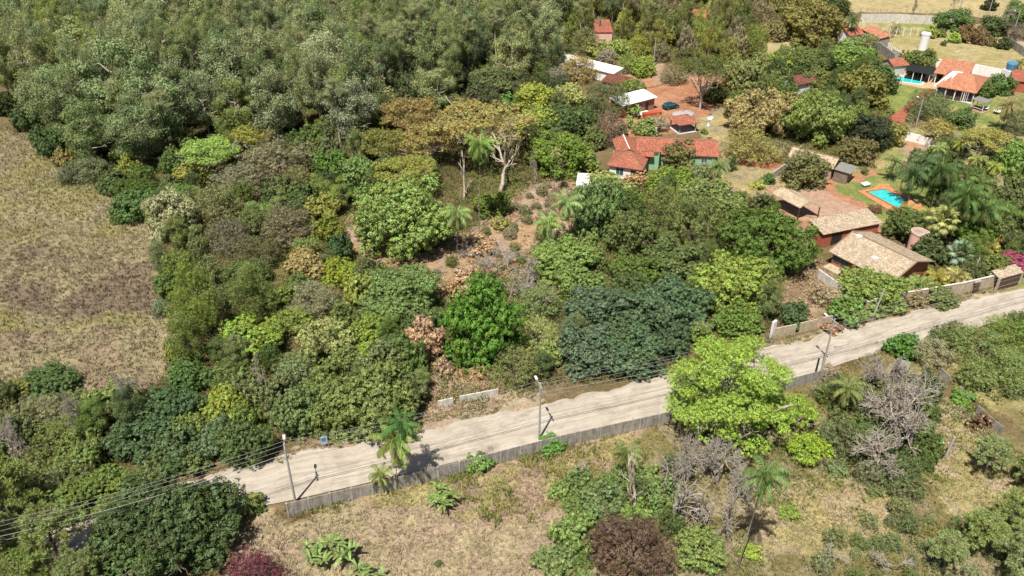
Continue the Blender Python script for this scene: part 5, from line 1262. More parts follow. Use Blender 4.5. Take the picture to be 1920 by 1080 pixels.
T('broad', 1205, 592, 62, 50, (88, 110, 84), "central blue-green tree of the dark group by the road", mat=LEAF_GLOSSY)
T('broad', 1268, 575, 60, 48, (90, 114, 88), "blue-green tree at the right top of the dark group by the road", mat=LEAF_GLOSSY)
T('broad', 1098, 655, 58, 48, (90, 112, 86), "blue-green tree overhanging the road at the lower left of the dark group", mat=LEAF_GLOSSY)
T('broad', 1192, 662, 60, 46, (88, 110, 84), "blue-green tree whose shadow falls on the road below the dark group", mat=LEAF_GLOSSY)
T('broad', 1262, 640, 38, 34, (80, 100, 76), "darkest blue-green tree between its group and the lime tree", mat=LEAF_GLOSSY)
T('broad', 796, 640, 34, 38, (184, 148, 110), "tan brown withered tree left of the deep green tree", mat=LEAF_DRY)
SH(830, 690, 18, 22, (170, 142, 108), "withered brown bush below the tan tree", mat=LEAF_DRY)
SH(905, 695, 24, 14, (176, 148, 114), "withered tan bush at the foot of the deep green tree", mat=LEAF_DRY)
T('fine', 962, 685, 52, 40, (118, 122, 78), "thin olive tree between the deep green tree and the road wall")
T('fine', 1010, 632, 42, 38, (150, 158, 96), "pale yellow-green tree right of the deep green tree")
T('broad', 1032, 668, 22, 32, (134, 152, 64), "lighter green lobe beside the pale yellow-green tree")
B(955, 560, 46, 5.0, "light grey leafless thicket in the centre, left part", True, var=0)
B(1010, 590, 46, 6.0, "grey leafless thicket right of the first, above the pale yellow-green tree", True, var=1, green=(120, 140, 70))
B(960, 510, 44, 5.0, "leafless whitish thicket below the pale palms", True, var=2)
BARKL = barkmat("lilac_grey_bark", lin((172, 164, 152)), lin((112, 104, 94)))
for i_, (px_, py_, rx_, h_, l_) in enumerate(((985, 540, 52, 6.0, "dense lilac-grey leafless crown in the centre, beside the mid-green spreading crown"), (930, 520, 48, 5.0, "pale twiggy leafless crown just left of the dense lilac-grey one"), (1015, 580, 44, 5.5, "lilac-grey leafless crown nearest the blue-green trees"), (880, 480, 34, 3.5, "small pale twiggy bush at the foot of the pale palm"))):
    B(px_, py_, rx_, h_, l_, True, var=i_, mat=BARKL)
B(905, 500, 36, 3.0, "low leafless scrub in the dry clearing, left of the whitish thicket", True, var=1)
SH(880, 520, 34, 20, (184, 156, 124), "dry tan bush in the clearing above the deep green tree", mat=LEAF_DRY)
SH(900, 462, 34, 18, (190, 160, 120), "golden dry bush at the foot of the tall thin palm", mat=LEAF_DRY)
SH(850, 545, 16, 26, (184, 150, 104), "dry bush squeezed between the rounded green dome and the deep green tree", mat=LEAF_DRY)
T('broad', 925, 382, 32, 24, (104, 120, 50), "small dark green tree at the top of the dry clearing")
SH(940, 420, 20, 16, (150, 146, 92), "pale bush right of the small dark tree at the clearing's top")
B(1010, 345, 16, 8.0, "grey vine-hung dead tree right of the white dead trunks", True, var=2)
B(938, 358, 44, 13.0, "big white dead tree with forked limbs in front of the great flat canopy", var=3, thick=True)
B(870, 372, 22, 9.0, "white dead snag left of the big dead tree", var=1, thick=True)
# left lower wood
T('broad', 476, 635, 54, 36, (124, 146, 58), "yellow-green tree at the foot of the two pines")
T('broad', 545, 605, 40, 30, (118, 130, 66), "olive green crown between the pines' foot and the olive-yellow tree")
T('broad', 608, 638, 52, 46, (142, 148, 76), "olive-yellow tree with visible dark trunk in the lower wood")
T('broad', 690, 620, 38, 30, (120, 140, 56), "green crown below the big rounded green dome")
T('broad', 712, 600, 30, 26, (104, 132, 54), "green lobe under the big rounded green dome's left side")
T('broad', 738, 655, 36, 30, (84, 110, 60), "blue-tinged green tree left of the tan withered tree")
T('broad', 690, 665, 28, 22, (126, 150, 46), "bright leaf-green tree left of the blue-tinged one")
T('fine', 560, 680, 36, 28, (116, 128, 82), "grey-green shrubby tree in the lower wood above the road's left end")
T('broad', 352, 705, 38, 32, (84, 110, 60), "deep green tree below the pine by the field corner")
T('broad', 330, 660, 18, 26, (140, 148, 62), "yellow-olive shrub at the field corner beneath the tall pine")
T('fine', 430, 700, 34, 30, (106, 120, 70), "dull green tree in front of the pines")
B(500, 760, 30, 9.0, "pale grey vine-draped dead tree above the road's left bend", True, var=0)
T('broad', 102, 712, 44, 20, (80, 106, 50), "dark green dome standing into the dry field at lower left")
T('broad', 38, 728, 28, 16, (124, 128, 56), "small yellow-green tree left of the dark dome in the field corner")
T('fine', 30, 790, 40, 34, (116, 118, 74), "thin olive tree at the left edge below the field")
T('fine', 75, 770, 44, 30, (138, 136, 108), "grey twiggy tree below the dark dome in the field corner")
T('fine', 140, 765, 42, 30, (112, 120, 70), "olive thin-leaved tree in the lower left thicket")
T('broad', 205, 755, 44, 38, (122, 138, 66), "light olive-green tree left of the dark bluish trees")
B(255, 790, 34, 9.5, "whitish bare branches sticking out above the dark bluish trees", var=2)
T('broad', 318, 765, 56, 46, (74, 98, 66), "largest dark bluish-green tree near the field's lower end")
T('broad', 262, 825, 54, 44, (80, 104, 72), "dark bluish-green tree above the overhead cables at left", mat=LEAF_GLOSSY)
T('broad', 335, 840, 40, 36, (84, 106, 62), "dark green tree just above the cables before the road opens")
T('broad', 420, 768, 46, 40, (132, 142, 54), "yellow-tinted tree among the dark bluish ones")
T('broad', 412, 820, 44, 38, (92, 114, 76), "grey-green round tree in front of the yellow-tinted one")
T('broad', 462, 790, 30, 38, (112, 130, 50), "olive-green tree right of the yellow-tinted one")
T('broad', 555, 775, 48, 46, (104, 122, 74), "blue-grey green tree left of the wide olive-green mass")
T('fine', 545, 710, 40, 34, (112, 126, 80), "grey-green tree right of the vine-draped dead tree")
T('broad', 700, 755, 84, 68, (112, 126, 66), "wide olive-green tree mass above the road left of the drooping palm", var=1)
T('broad', 632, 770, 54, 50, (106, 120, 62), "olive-green shoulder to the left of the wide olive mass")
T('broad', 760, 740, 44, 40, (100, 108, 58), "dark olive shoulder right of the wide olive mass")
T('broad', 150, 850, 46, 42, (110, 126, 62), "mid-green tree in the lower left thicket above the cables")
T('fine', 92, 830, 46, 38, (120, 128, 76), "thin olive tree with grey twigs in the lower left thicket")
T('fine', 130, 890, 48, 30, (110, 118, 74), "grey-olive tree under the cables at far left")
T('fine', 55, 880, 46, 34, (114, 120, 66), "thin olive tree left of the grey-olive one under the cables")
B(30, 880, 40, 8.0, "leafless grey tree at the left edge above the road", var=0)
B(150, 820, 30, 8.0, "grey dead limbs in the lower left thicket", var=1)
T('broad', 322, 985, 128, 88, (72, 92, 46), "very large dark green tree standing in front of the road at lower left", var=0, mat=LEAF_GLOSSY)
T('broad', 235, 1050, 70, 50, (78, 100, 48), "dark green tree at the bottom edge beside the very large one", mat=LEAF_GLOSSY)
T('fine', 468, 1098, 74, 48, (112, 52, 64), "magenta-red flowering tree cut by the bottom edge")
for i, (px, py, c_, l_) in enumerate(((30, 985, (120, 132, 66), "candelabra araucaria at the left edge by the road's end"), (118, 1060, (122, 134, 66), "araucaria in front of the road at the bottom left"), (5, 1090, (112, 126, 60), "araucaria in the bottom left corner"), (70, 1160, (116, 130, 62), "araucaria cut by the bottom edge at far left"), (165, 1130, (116, 130, 62), "low araucaria beside the very large dark tree at the bottom edge"))):
    p = P(px, py); r = thing("araucaria", l_, "tree", p); s = (.9, .8, .9, .8, .65)[i]
    child("crown", ARA[i % 2][0], r, (0, 0, 0), (s,) * 3, i, leafcol(c_)); child("trunk", ARA[i % 2][1], r, (0, 0, 0), (s,) * 3, i)
for i, (px, py, s, l_) in enumerate(((1845, 890, .55, "araucaria standing highest on the right slope below the log pile"), (1892, 1000, .6, "araucaria at the right edge below the log pile"), (1830, 1040, .6, "araucaria on the right slope with star shaped shadows"), (1765, 1070, .5, "leftmost araucaria near the bottom right corner"), (1905, 1090, .65, "araucaria in the bottom right corner"), (1925, 920, .55, "araucaria half cut by the right edge"))):
    p = P(px, py); r = thing("araucaria", l_, "tree", p)
    child("crown", ARA[i % 2][0], r, (0, 0, 0), (s,) * 3, i, leafcol((132, 146, 88))); child("trunk", ARA[i % 2][1], r, (0, 0, 0), (s,) * 3, i)
# road side and foreground
LIB['lime'] = [(8.5, crown_mesh("lime_crown", 8.5, 6.8, 891, LEAF, .17, .5, .46, 46, 120, .155, zmin=-.45, flat=.5, drop=.1, rough=.4, core=.3, radr=(.45, .92))[0])]
NAMES['lime'] = ("flame_tree", "tree")
T('lime', 1368, 738, 126, 124, (150, 182, 0), "huge vivid lime green tree with layered crown between the road and the dry slope", clear=2.6, k=.86)
T('flat', 1496, 768, 44, 44, (146, 176, 0), "upper part-leafed lime tree hanging over the dry slope right of the huge lime one", var=1, clear=2.5, k=.88)
T('flat', 1516, 842, 46, 52, (148, 176, 4), "lower thin lime tree on the dry slope right of the huge lime one", var=2, clear=1.0, k=.9)
B(1380, 850, 60, 9.0, "dark limbs of a bare tree under the huge lime green tree", var=0, thick=True, mat=BARK)
T('broad', 1490, 590, 24, 24, (86, 106, 74), "dark round shrub tree in front of the cream road wall", clear=.4)
T('broad', 1590, 584, 30, 28, (108, 140, 56), "leafy green shrub tree spilling over the road wall")
T('broad', 1640, 548, 54, 38, (122, 142, 66), "green creeper mound against the tan-roofed house")
T('broad', 1600, 525, 30, 22, (132, 142, 80), "pale green creeper at the corner of the terrace wall")
T('fine', 1545, 552, 30, 20, (168, 148, 104), "dry tan shrub left of the creeper mound")
SH(1560, 615, 18, 14, (150, 112, 92), "reddish dry bush hanging over the road wall", mat=LEAF_DRY)
T('broad', 1765, 556, 28, 18, (110, 122, 66), "clipped green hedge bush over the street wall")
T('broad', 1720, 560, 20, 16, (142, 128, 84), "dry brownish bush over the street wall")
T('broad', 1905, 495, 32, 24, (178, 74, 112), "magenta bougainvillea at the right edge above the gate", k=.9)
T('broad', 1706, 424, 44, 28, (92, 106, 50), "dark low tree between the tan roof and the palms")
T('broad', 1740, 470, 30, 26, (80, 96, 46), "dark green tree right behind the pink water tower")
T('broad', 1825, 440, 36, 28, (92, 116, 50), "deep green bush under the palms right of the yellow fan palm")
T('broad', 1870, 500, 34, 26, (108, 118, 54), "olive bush above the street wall near the bougainvillea")
SH(1672, 398, 10, 6, (136, 108, 80), "reddish low shrub beside the turquoise pool", kind='fine')
SH(1640, 391, 15, 7, (130, 100, 72), "reddish thin shrub on the grass in front of the turquoise pool", kind='fine')
T('broad', 1693, 650, 30, 24, (84, 124, 56), "small glossy green tree at the near side of the road at right")
T('fine', 1750, 662, 40, 28, (146, 142, 118), "silvery grey twiggy bush right of the small glossy tree")
T('fine', 1555, 700, 22, 16, (160, 138, 108), "pale brown bush beside the dark stub at the road edge")
T('fine', 1835, 648, 52, 32, (116, 132, 70), "green scrub tree on the right bank of the road")
T('fine', 1895, 625, 44, 28, (114, 134, 64), "green scrub tree on the bank nearest the right edge")
T('fine', 1890, 690, 50, 34, (120, 138, 70), "light green scrub tree on the right slope")
T('fine', 1828, 705, 36, 22, (118, 130, 72), "low scrub bush above the slanting fence panels")
SH(1805, 745, 22, 13, (104, 136, 60), "green shrub growing over the slanting fence panels")
SH(1745, 830, 20, 18, (146, 158, 120), "pale silvery-green shrub beside the dry tangled tree")
B(1650, 800, 70, 8.0, "large grey leafless tangle on the slope right of the lime group", var=1)
B(1700, 850, 84, 10.5, "tall bare tree with pale forked limbs at the right of the slope", var=0)
B(1640, 905, 70, 6.5, "fallen-looking bare tree below the large grey tangle", var=2)
T('fine', 1640, 835, 50, 38, (92, 116, 58), "dark green bush under the bare pale-limbed tree")
T('fine', 1580, 830, 40, 34, (100, 108, 64), "dark olive bush left under the grey tangle")
T('fine', 1700, 915, 34, 24, (102, 110, 68), "dark scrub bush below the dry tangled tree")
T('fine', 1680, 745, 44, 26, (116, 120, 84), "olive-grey brush at the top of the slope under the ruined shed")
T('fine', 1568, 745, 36, 24, (92, 104, 56), "dark green bush at the wall right of the lime group")
SH(1572, 880, 20, 15, (110, 124, 86), "small grey-green bush on the dry slope")
SH(1480, 960, 20, 14, (124, 140, 70), "small green bush right of the leaning dead-headed palm")
SH(1640, 920, 18, 14, (104, 112, 64), "small dark bush on the dry slope below the dark olive bush")
T('broad', 1034, 835, 25, 18, (88, 136, 46), "neat round bright green bush on the concrete panel wall", clear=0)
T('broad', 900, 868, 24, 20, (104, 134, 62), "green shrub against the concrete panel wall left of the round bush")
B(1185, 975, 40, 10.5, "white dead tree with twisted limbs on the near dry lot", var=2, thick=True)
B(1262, 985, 48, 9.0, "dark thick-limbed dead tree among the grey thicket", var=0, thick=True, mat=BARK_GREY)
B(1330, 965, 84, 8.5, "grey leafless thicket below the lime group, left part", True, var=2)
B(1372, 1000, 60, 8.0, "grey leafless thicket beside the leaning palm", True, var=0)
B(1290, 900, 46, 8.0, "bare grey tree in the shade of the lime group", var=1)
B(1090, 900, 46, 2.2, "low dark brushwood on the dry lot", True, var=1)
T('fine', 1185, 1030, 84, 66, (112, 84, 62), "large rounded reddish-brown tree at the bottom edge", k=.85)
T('broad', 1078, 1000, 42, 40, (114, 138, 64), "fresh green shrub tree left of the reddish-brown tree")
T('broad', 1040, 1050, 34, 30, (112, 130, 70), "green shrub at the bottom edge left of the reddish-brown tree")
T('broad', 1130, 935, 42, 30, (100, 120, 68), "green bush behind the reddish-brown tree at left")
T('broad', 1245, 930, 32, 34, (110, 134, 66), "leafy green bush between the white dead tree and the grey thicket")
T('broad', 1312, 1030, 50, 44, (114, 134, 44), "bright leafy green tree at the bottom edge right of the reddish-brown tree")
T('fine', 1270, 870, 30, 26, (92, 104, 66), "dark grey-green bush under the lime group")
SH(1408, 1035, 20, 16, (140, 156, 64), "small yellow-green bush at the foot of the leaning palm")
SH(822, 1057, 8, 8, (98, 112, 60), "tiny dark seedling on the dry lot near the bottom edge")
SH(475, 945, 24, 10, (96, 112, 58), "low creeper hedge at the left end of the concrete panel wall")
for i_, (px_, py_, rx_, h_, l_) in enumerate(((1255, 925, 52, 7.0, "thin-twigged grey bare tree left of the grey thicket under the lime tree"), (1345, 905, 60, 7.5, "broad grey bare crown in the deep shade right under the lime tree"), (1400, 940, 44, 6.0, "grey bare crown behind the leaning palm"), (1620, 745, 46, 7.0, "slender bare tree at the upper left of the right-hand tangle"), (1720, 790, 50, 7.5, "bare grey crown at the right side of the right-hand tangle"), (1675, 735, 44, 6.5, "thin leafless crown just below the ruined shed"), (1560, 1060, 50, 3.0, "pale twiggy scrub at the bottom edge right of the leaning palm"), (1660, 1070, 50, 3.0, "pale twiggy scrub near the bottom edge, further right"))):
    B(px_, py_, rx_, h_, l_, i_ > 5, var=i_, mat=BARKL)
# palms
PALM(740, 828, 745, 918, "queen palm with drooping fronds beside the concrete wall", (134, 150, 78), 1.25, 'droop', var=0)
PALM(752, 795, 757, 912, "taller bushy-headed queen palm behind the drooping one", (84, 128, 56), 1.0, 'feather', var=1)
PALM(712, 888, 720, 925, "short young palm at the left of the drooping queen palm", (142, 150, 84), .7, 'droop', var=1)
PALM(460, 940, 462, 962, "small young palm at the left end of the concrete wall", (150, 160, 92), .7, 'feather', var=2)
PALM(1434, 890, 1382, 1072, "tall leaning queen palm with golden flower spike at the bottom right", (104, 130, 56), 1.08, 'droop', True, var=1)
PALM(1590, 728, 1570, 786, "leaning palm with yellow hanging fronds on the slope right of the lime group", (128, 136, 66), 1.0, 'droop', var=1)
PALM(900, 272, 898, 436, "very tall thin palm in front of the great flat canopy", (130, 158, 76), 1.25, 'droop', var=0)
PALM(858, 402, 857, 488, "pale palm beside the right edge of the broad mango tree", (138, 158, 92), 1.2, 'droop', True, var=1)
PALM(1042, 285, 1038, 368, "sparse thin palm above the dry clearing", (160, 160, 96), .55, 'feather', var=2)
PALM(1028, 418, 1026, 470, "bright palm with feathery fronds at the lower side of the clearing", (132, 160, 78), 1.25, 'feather', var=0)
PALM(1062, 380, 1072, 458, "pale palm right of the bright feathery one", (140, 162, 88), 1.25, 'droop', True, var=0)
PALM(1350, 312, 1336, 372, "palm with dead white head right of the long red-tiled house", (124, 140, 76), 1.0, 'droop', True, var=1)
PALM(1175, 850, 1178, 900, "yellow-green palm standing behind the white dead tree", (124, 136, 62), .9, 'droop', var=0)
PALM(1318, 612, 1318, 640, "grey-green young palm between the blue-green trees and the lime group", (136, 150, 104), .7, 'feather', var=3)
PALM(1600, 38, 1588, 82, "dark palm at the left corner of the green paddock", (88, 106, 58), 1.0, 'droop', var=0)
PALM(1305, 35, 1303, 62, "upper pale yellow palm at the top edge", (178, 178, 96), 1.3, 'droop', var=1)
PALM(1308, 72, 1306, 100, "lower pale yellow palm near the top edge", (178, 178, 96), 1.3, 'droop', var=0)
PALM(1355, 28, 1352, 62, "dark drooping palm right of the pale yellow palms", (96, 112, 62), 1.2, 'droop', var=1)
PALM(1890, 198, 1872, 244, "palm with brown dry fronds at the right edge of the upper garden", (150, 136, 80), 1.25, 'droop', True, var=0)
PALM(1678, 302, 1668, 336, "pale feathery palm left of the palm group by the pool", (146, 156, 100), 1.1, 'feather', var=0)
PALM(1712, 325, 1702, 380, "dark palm overhanging the turquoise pool on its left", (84, 108, 64), 1.5, 'droop', var=1)
PALM(1765, 318, 1745, 392, "tall dark palm right of the turquoise pool", (82, 106, 60), 1.55, 'droop', var=0)
PALM(1738, 300, 1722, 350, "green palm behind the pool-side palms", (92, 116, 64), 1.5, 'feather', var=3)
PALM(1812, 365, 1776, 462, "dark palm with long pale trunk behind the yellow fan palm", (88, 114, 60), 1.5, 'droop', var=1)
PALM(1848, 392, 1826, 460, "tall palm with slanting white trunk at the right", (94, 118, 60), 1.5, 'droop', True, var=0)
PALM(1768, 412, 1776, 466, "yellow fan palm in the middle of the right-hand palms", (164, 166, 92), 1.25, 'fan', True, var=0)
PALM(1802, 474, 1802, 498, "blue-grey fan palm right of the pink water tower", (130, 158, 136), 1.1, 'fan', var=1)
PALM(1800, 270, 1794, 300, "yellow-green palm in the upper row of the right garden", (146, 160, 76), .8, 'feather', var=2)
PALM(1832, 298, 1826, 330, "yellow palm second in the row of the right garden", (156, 164, 76), .85, 'feather', var=1)
PALM(1866, 312, 1860, 342, "yellow palm nearest the vivid green tree at the right edge", (156, 164, 76), .85, 'feather', var=3)
PALM(1762, 278, 1758, 306, "yellow-green palm above the dark pool-side palms", (146, 158, 80), .8, 'feather', var=0)
PALM(1838, 345, 1834, 376, "bright green palm below the yellow row", (112, 136, 64), 1.3, 'feather', var=2)
PALM(1784, 352, 1774, 392, "dark green palm between the pool-side palms and the bright one", (84, 108, 60), 1.5, 'feather', var=1)
PALM(1885, 400, 1878, 440, "green palm at the right edge above the areca clumps", (104, 126, 58), 1.4, 'droop', var=0)
PALM(1755, 34, 1750, 56, "small palm on the left side of the green paddock", (150, 150, 80), .8, 'feather', var=1) if False else None
PALM(1680, 52, 1678, 62, "small palm inside the green paddock", (140, 150, 76), .9, 'feather', var=1)
PALM(1912, 118, 1908, 132, "little palm at the right edge of the golden lawn", (150, 150, 84), .9, 'feather', var=2)
for i, (px, py, s, l_) in enumerate(((1722, 545, 1.5, "areca palm clump in front of the tan roof's right end"), (1752, 530, 1.4, "areca palm clump between the water tower and the street wall"), (1790, 528, 1.5, "areca palm clump above the pedestrian gate"), (1700, 528, 1.2, "smaller areca palm tucked under the tan roof's eave"), (1885, 455, 1.5, "golden areca palm clump at the right edge"), (1850, 470, 1.3, "areca palm clump left of the golden one at the right edge"), (1915, 470, 1.3, "areca palm clump just above the bougainvillea"), (1820, 500, 1.2, "low areca palm right of the blue-grey fan palm"), (1740, 410, 1.3, "dark areca palm by the right end of the turquoise pool"), (1700, 400, 1.0, "small areca palm at the pool's round step"))):
    ARECA(px, py, s * .85, l_, [(154, 146, 56), (120, 138, 58)][i % 3 == 0], var=i)
for i, (px, py, s, l_) in enumerate(((836, 952, 1.1, "ragged banana clump in the middle of the near dry lot"), (640, 1062, 1.25, "banana clump at the bottom edge left of the dry lot"), (588, 1045, .9, "smaller banana plant left of the bottom banana clump"), (690, 1085, 1.0, "banana plant at the right of the bottom banana clump"), (1190, 222, 1.2, "pale banana plants beside the brick house"), (1176, 240, 1.1, "banana plants behind the red-tiled rear wing"))):
    o = bpy.data.objects.new("banana_plant", BAN[i % 2]); COL.objects.link(o); o.location = P(px, py); o.scale = (s * .72,) * 3; o.rotation_euler = (0, 0, i * 1.3); o.color = (*leafcol((112, 136, 66)), 1); tag(o, l_, "banana plant")
CR = CNT[0]
# --- the gum wood behind -------------------------------------------------
def pix(x_, y_, z_=0):
    d = y_ * CP + (HCAM - z_) * SP; return 960 + FPX * x_ / d, 540 - FPX * ((y_ * SP - (HCAM - z_) * CP) / d)
WOODP = gp([(-260, 150), (0, 165), (70, 200), (170, 262), (300, 285), (420, 262), (560, 262), (690, 262), (760, 190), (900, 175), (1000, 150), (1060, 100), (1100, 60), (1180, 40), (1260, 10), (1300, -34), (-360, -34)])
taken = [Vector(o.location) for o in COL.objects if o.name.startswith(("eucalyptus", "spreading"))]
xs = [p[0] for p in WOODP]; ys = [p[1] for p in WOODP]; rg = random.Random(12); pts = []
step = 7.9; yy = min(ys); row = 0
while yy < max(ys):
    xx = min(xs) + (row % 2) * step / 2
    while xx < max(xs):
        q = (xx + rg.uniform(-2.6, 2.6), yy + rg.uniform(-2.4, 2.4)); xx += step * (1.0 + .1 * (yy > 240))
        if not inpoly(np.array([q[0]]), np.array([q[1]]), WOODP)[0]: continue
        if any((t_.x - q[0]) ** 2 + (t_.y - q[1]) ** 2 < 16 for t_ in taken): continue
        if abs(q[0]) > (q[1] * CP + 40) * .6 + 12: continue
        u_, v_ = pix(q[0], q[1], 17); u2, v2 = pix(q[0], q[1], 3)
        if v2 < -4 or u_ < -55 or u_ > 1975: continue
        pts.append(q)
    yy += step * .9 * (1 if yy < 240 else 1.12); row += 1
print("wood trees", len(pts))
WC = [(118, 130, 86), (130, 140, 96), (108, 124, 86), (132, 134, 92), (124, 136, 76), (138, 144, 102), (102, 116, 78), (122, 130, 84)]
GCN = ['olive', 'pale olive', 'grey-green', 'brownish olive', 'yellow-green', 'straw-tinged', 'dark grey-green', 'dull olive', 'golden olive', 'bright olive', 'tan-tinged']
WL2 = {0: "tall olive-green gum packed inside the left part of the wood", 1: "tall olive-green gum packed inside the middle of the wood above the great flat canopy", 2: "slim gum in the wood's right end near the pale houses"}
for i, (a, b) in enumerate(pts):
    R = rg.choice([rg.uniform(3.2, 4.6), rg.uniform(4.6, 6.2)]) * (1.1 if b > 240 else 1); H = rg.uniform(12, 21) if a > -90 else rg.uniform(11, 17)
    sec = 0 if a < -35 else (1 if a < 22 else 2)
    if sec == 2: R *= .72; H *= .85
    ci = rg.randrange(8 if sec < 2 else 11); u_, v_ = pix(a, b, 12)
    zone = "upper left corner" if u_ < 190 and v_ < 90 else "left edge" if u_ < 190 else "left third" if u_ < 420 else "left middle" if u_ < 620 else "centre" if u_ < 840 else "right middle" if u_ < 1050 else "right end"
    rowz = "front rows" if v_ > 150 else "middle rows" if v_ > 70 else "rear rows" if v_ > 20 else "topmost row"
    lb = "%s%s gum in the %s of the wood's %s" % ("tall " if H > 17.5 else "low " if H < 14 else "", ("broad " if R > 4.8 else "slim " if R < 4.0 else "") + GCN[ci], rowz, zone); root = thing("eucalyptus_tree", lb, "tree", (a, b, -.05), 0, lb)
    V = R * rg.uniform(1.3, 2.0); zc = max(V * .9, H - V * .9); e = LIB['euc'][rg.randrange(5)]; rz = rg.uniform(0, 6.28); s = R / e[0]
    c_ = (WC + [(150, 146, 80), (140, 146, 68), (156, 142, 96)])[ci]
    child("crown", e[1], root, (0, 0, zc), (s, s, V / 6.5), rz, leafcol(c_, rg.uniform(.85, 1.15))); child("trunk", TRE[i % 3], root, (0, 0, 0), (R, R, zc), rz)
import re
SEP = set("at in on with left right above below beside between under that whose over behind before near against touching leaning hugging standing showing screening bulging overhanging from facing poking just by hiding cut growing spilling squeezed tucked along nearest alone shading glimpsed".split())
def short(l_, m_=9):
    w_ = l_.replace(",", "").split()
    if len(w_) <= m_: return " ".join(w_)
    cut = [i for i in range(2, m_ + 1) if w_[i] in SEP]; return " ".join(w_[:cut[-1]] if cut else w_[:min(6, m_)])
def short_old(l_): return " ".join(re.split(r",| (?:at|in|on|with|left|right|above|below|beside|between|under|that|whose|over|behind|before|near|against|touching|leaning|hugging|standing|showing|screening|bulging|overhanging|from|of|to|facing|poking|just|by|hiding|cut|growing|spilling|squeezed|tucked|along|nearest|alone|shading|glimpsed) ", " " + l_ + " ")[0].split()[:6])
def cname(c_):
    r, g, b = c_; s_ = "pale " if r + g > 280 else "dark " if r + g < 205 else ""
    return s_ + ("brownish" if r >= g else "olive" if g - r < 12 else "green" if g - r < 18 else "leafy green")
# smaller trees that close the gaps of the wood and the gardens
KEEP = [gp(p) for p in ([(645, 415), (690, 440), (730, 475), (800, 480), (870, 450), (930, 405), (1000, 350), (1080, 340), (1080, 400), (1050, 470), (1010, 460), (960, 500), (860, 540), (800, 515), (700, 500), (655, 460)], [(1130, 165), (1340, 150), (1340, 300), (1130, 300)], [(1000, 85), (1160, 118), (1160, 162), (1000, 140)], [(560, 830), (780, 765), (940, 715), (1010, 725), (1010, 775), (560, 865)], [(1600, 345), (1720, 345), (1735, 410), (1640, 400)], [(1275, 10), (1330, 10), (1330, 60), (1270, 60)], [(870, 460), (1030, 470), (1045, 590), (960, 600), (880, 540)], [(1110, 40), (1155, 40), (1155, 90), (1110, 90)])]
def infill(poly, step, r0, r1, cols, label, group, seed, kinds=('broad', 'fine', 'broad', 'euc'), keep=.62, hk=1.0, clear=.25, usekeep=True, cull=True):
    rg = random.Random(seed); g = gp(poly); xs = [q[0] for q in g]; ys = [q[1] for q in g]; n = 0; y_ = min(ys)
    while y_ < max(ys):
        x_ = min(xs)
        while x_ < max(xs):
            q = (x_ + rg.uniform(-.5, .5) * step, y_ + rg.uniform(-.5, .5) * step); x_ += step; R = rg.uniform(r0, r1)
            if not inpoly(np.array([q[0]]), np.array([q[1]]), g)[0] or abs(q[0]) > (q[1] * CP + 40) * .62 + (6 if cull else 60): continue
            if usekeep and any(inpoly(np.array([q[0]]), np.array([q[1]]), z_)[0] for z_ in KEEP): continue
            u_, v_ = pix(q[0], q[1], 2)
            if cull and (u_ < -30 or u_ > 1950 or v_ < -12 or v_ > 1110): continue
            if any((a - q[0]) ** 2 + (b - q[1]) ** 2 < ((r + R) * keep) ** 2 for a, b, r in PLACED): continue
            k_ = kinds[rg.randrange(len(kinds))]; c_ = min(LIB[k_], key=lambda e: abs(math.log(e[0] / R)))[0]; e = rg.choice([e for e in LIB[k_] if e[0] == c_])
            PLACED.append((q[0], q[1], R)); col = rg.choice(cols)
            nr = min(NEAR, key=lambda t_: (t_[0] - q[0]) ** 2 + (t_[1] - q[1]) ** 2); dx, dy = q[0] - nr[0], q[1] - nr[1]
            rel = ("to the right of" if dx > 0 else "to the left of") if abs(dx) > abs(dy) else ("just behind" if dy > 0 else "just in front of")
            pre = "small %s %s %s the " % (cname(col), label, rel); lb = pre + short(nr[2], 16 - len(pre.split())); root = thing(group, lb, "bush" if group == "scrub_bush" else "tree", (q[0], q[1], -.05), 0, lb); V = R * rg.uniform(.75, 1.35) * hk * (1.25 if k_ == 'euc' else 1); zc = V * (.8 if k_ == 'euc' else .55) + clear * R * rg.uniform(.6, 2.2); rz = rg.uniform(0, 6.28)
            child("crown", e[1], root, (0, 0, zc), (R / e[0], R / e[0], V / (e[0] * (1.3 if k_ == 'euc' else .8))), rz, leafcol(col, rg.uniform(.85, 1.1))); child("trunk", TR[n % 3], root, (0, 0, 0), (R, R, zc), rz); n += 1
        y_ += step * .9
    return n
DK = [(92, 112, 54), (104, 118, 58), (84, 102, 56), (112, 122, 70), (98, 106, 66), (118, 134, 60)]
infill([(30, 225), (70, 200), (300, 255), (560, 250), (720, 230), (700, 300), (860, 300), (860, 345), (680, 370), (640, 400), (655, 490), (700, 520), (860, 570), (830, 740), (780, 770), (560, 850), (420, 876), (130, 925), (-60, 960), (-60, 760), (100, 745), (250, 745), (345, 690), (330, 600), (300, 520), (300, 430), (235, 370), (130, 320), (60, 265)], 3.6, 1.9, 3.2, DK, "bushy tree", "small_tree", 5)
infill([(960, 225), (1060, 200), (1130, 240), (1100, 330), (1010, 330)], 4, 1.8, 3, DK, "tree", "small_tree", 6)
infill([(1090, 380), (1440, 395), (1460, 620), (1240, 690), (1010, 735), (1060, 560), (1090, 470)], 4, 1.8, 2.8, DK, "tree", "small_tree", 7)
infill([(1060, 60), (1200, -20), (1600, -30), (1560, 30), (1470, 40), (1410, 60), (1420, 130), (1300, 135), (1240, 118), (1160, 100), (1060, 95)], 6.2, 2.2, 3.8, [(138, 136, 70), (120, 122, 62), (134, 144, 66), (148, 146, 74), (104, 112, 56), (140, 130, 88)], "garden tree", "garden_tree", 8, hk=1.6, kinds=("euc", "fine", "euc", "broad"))
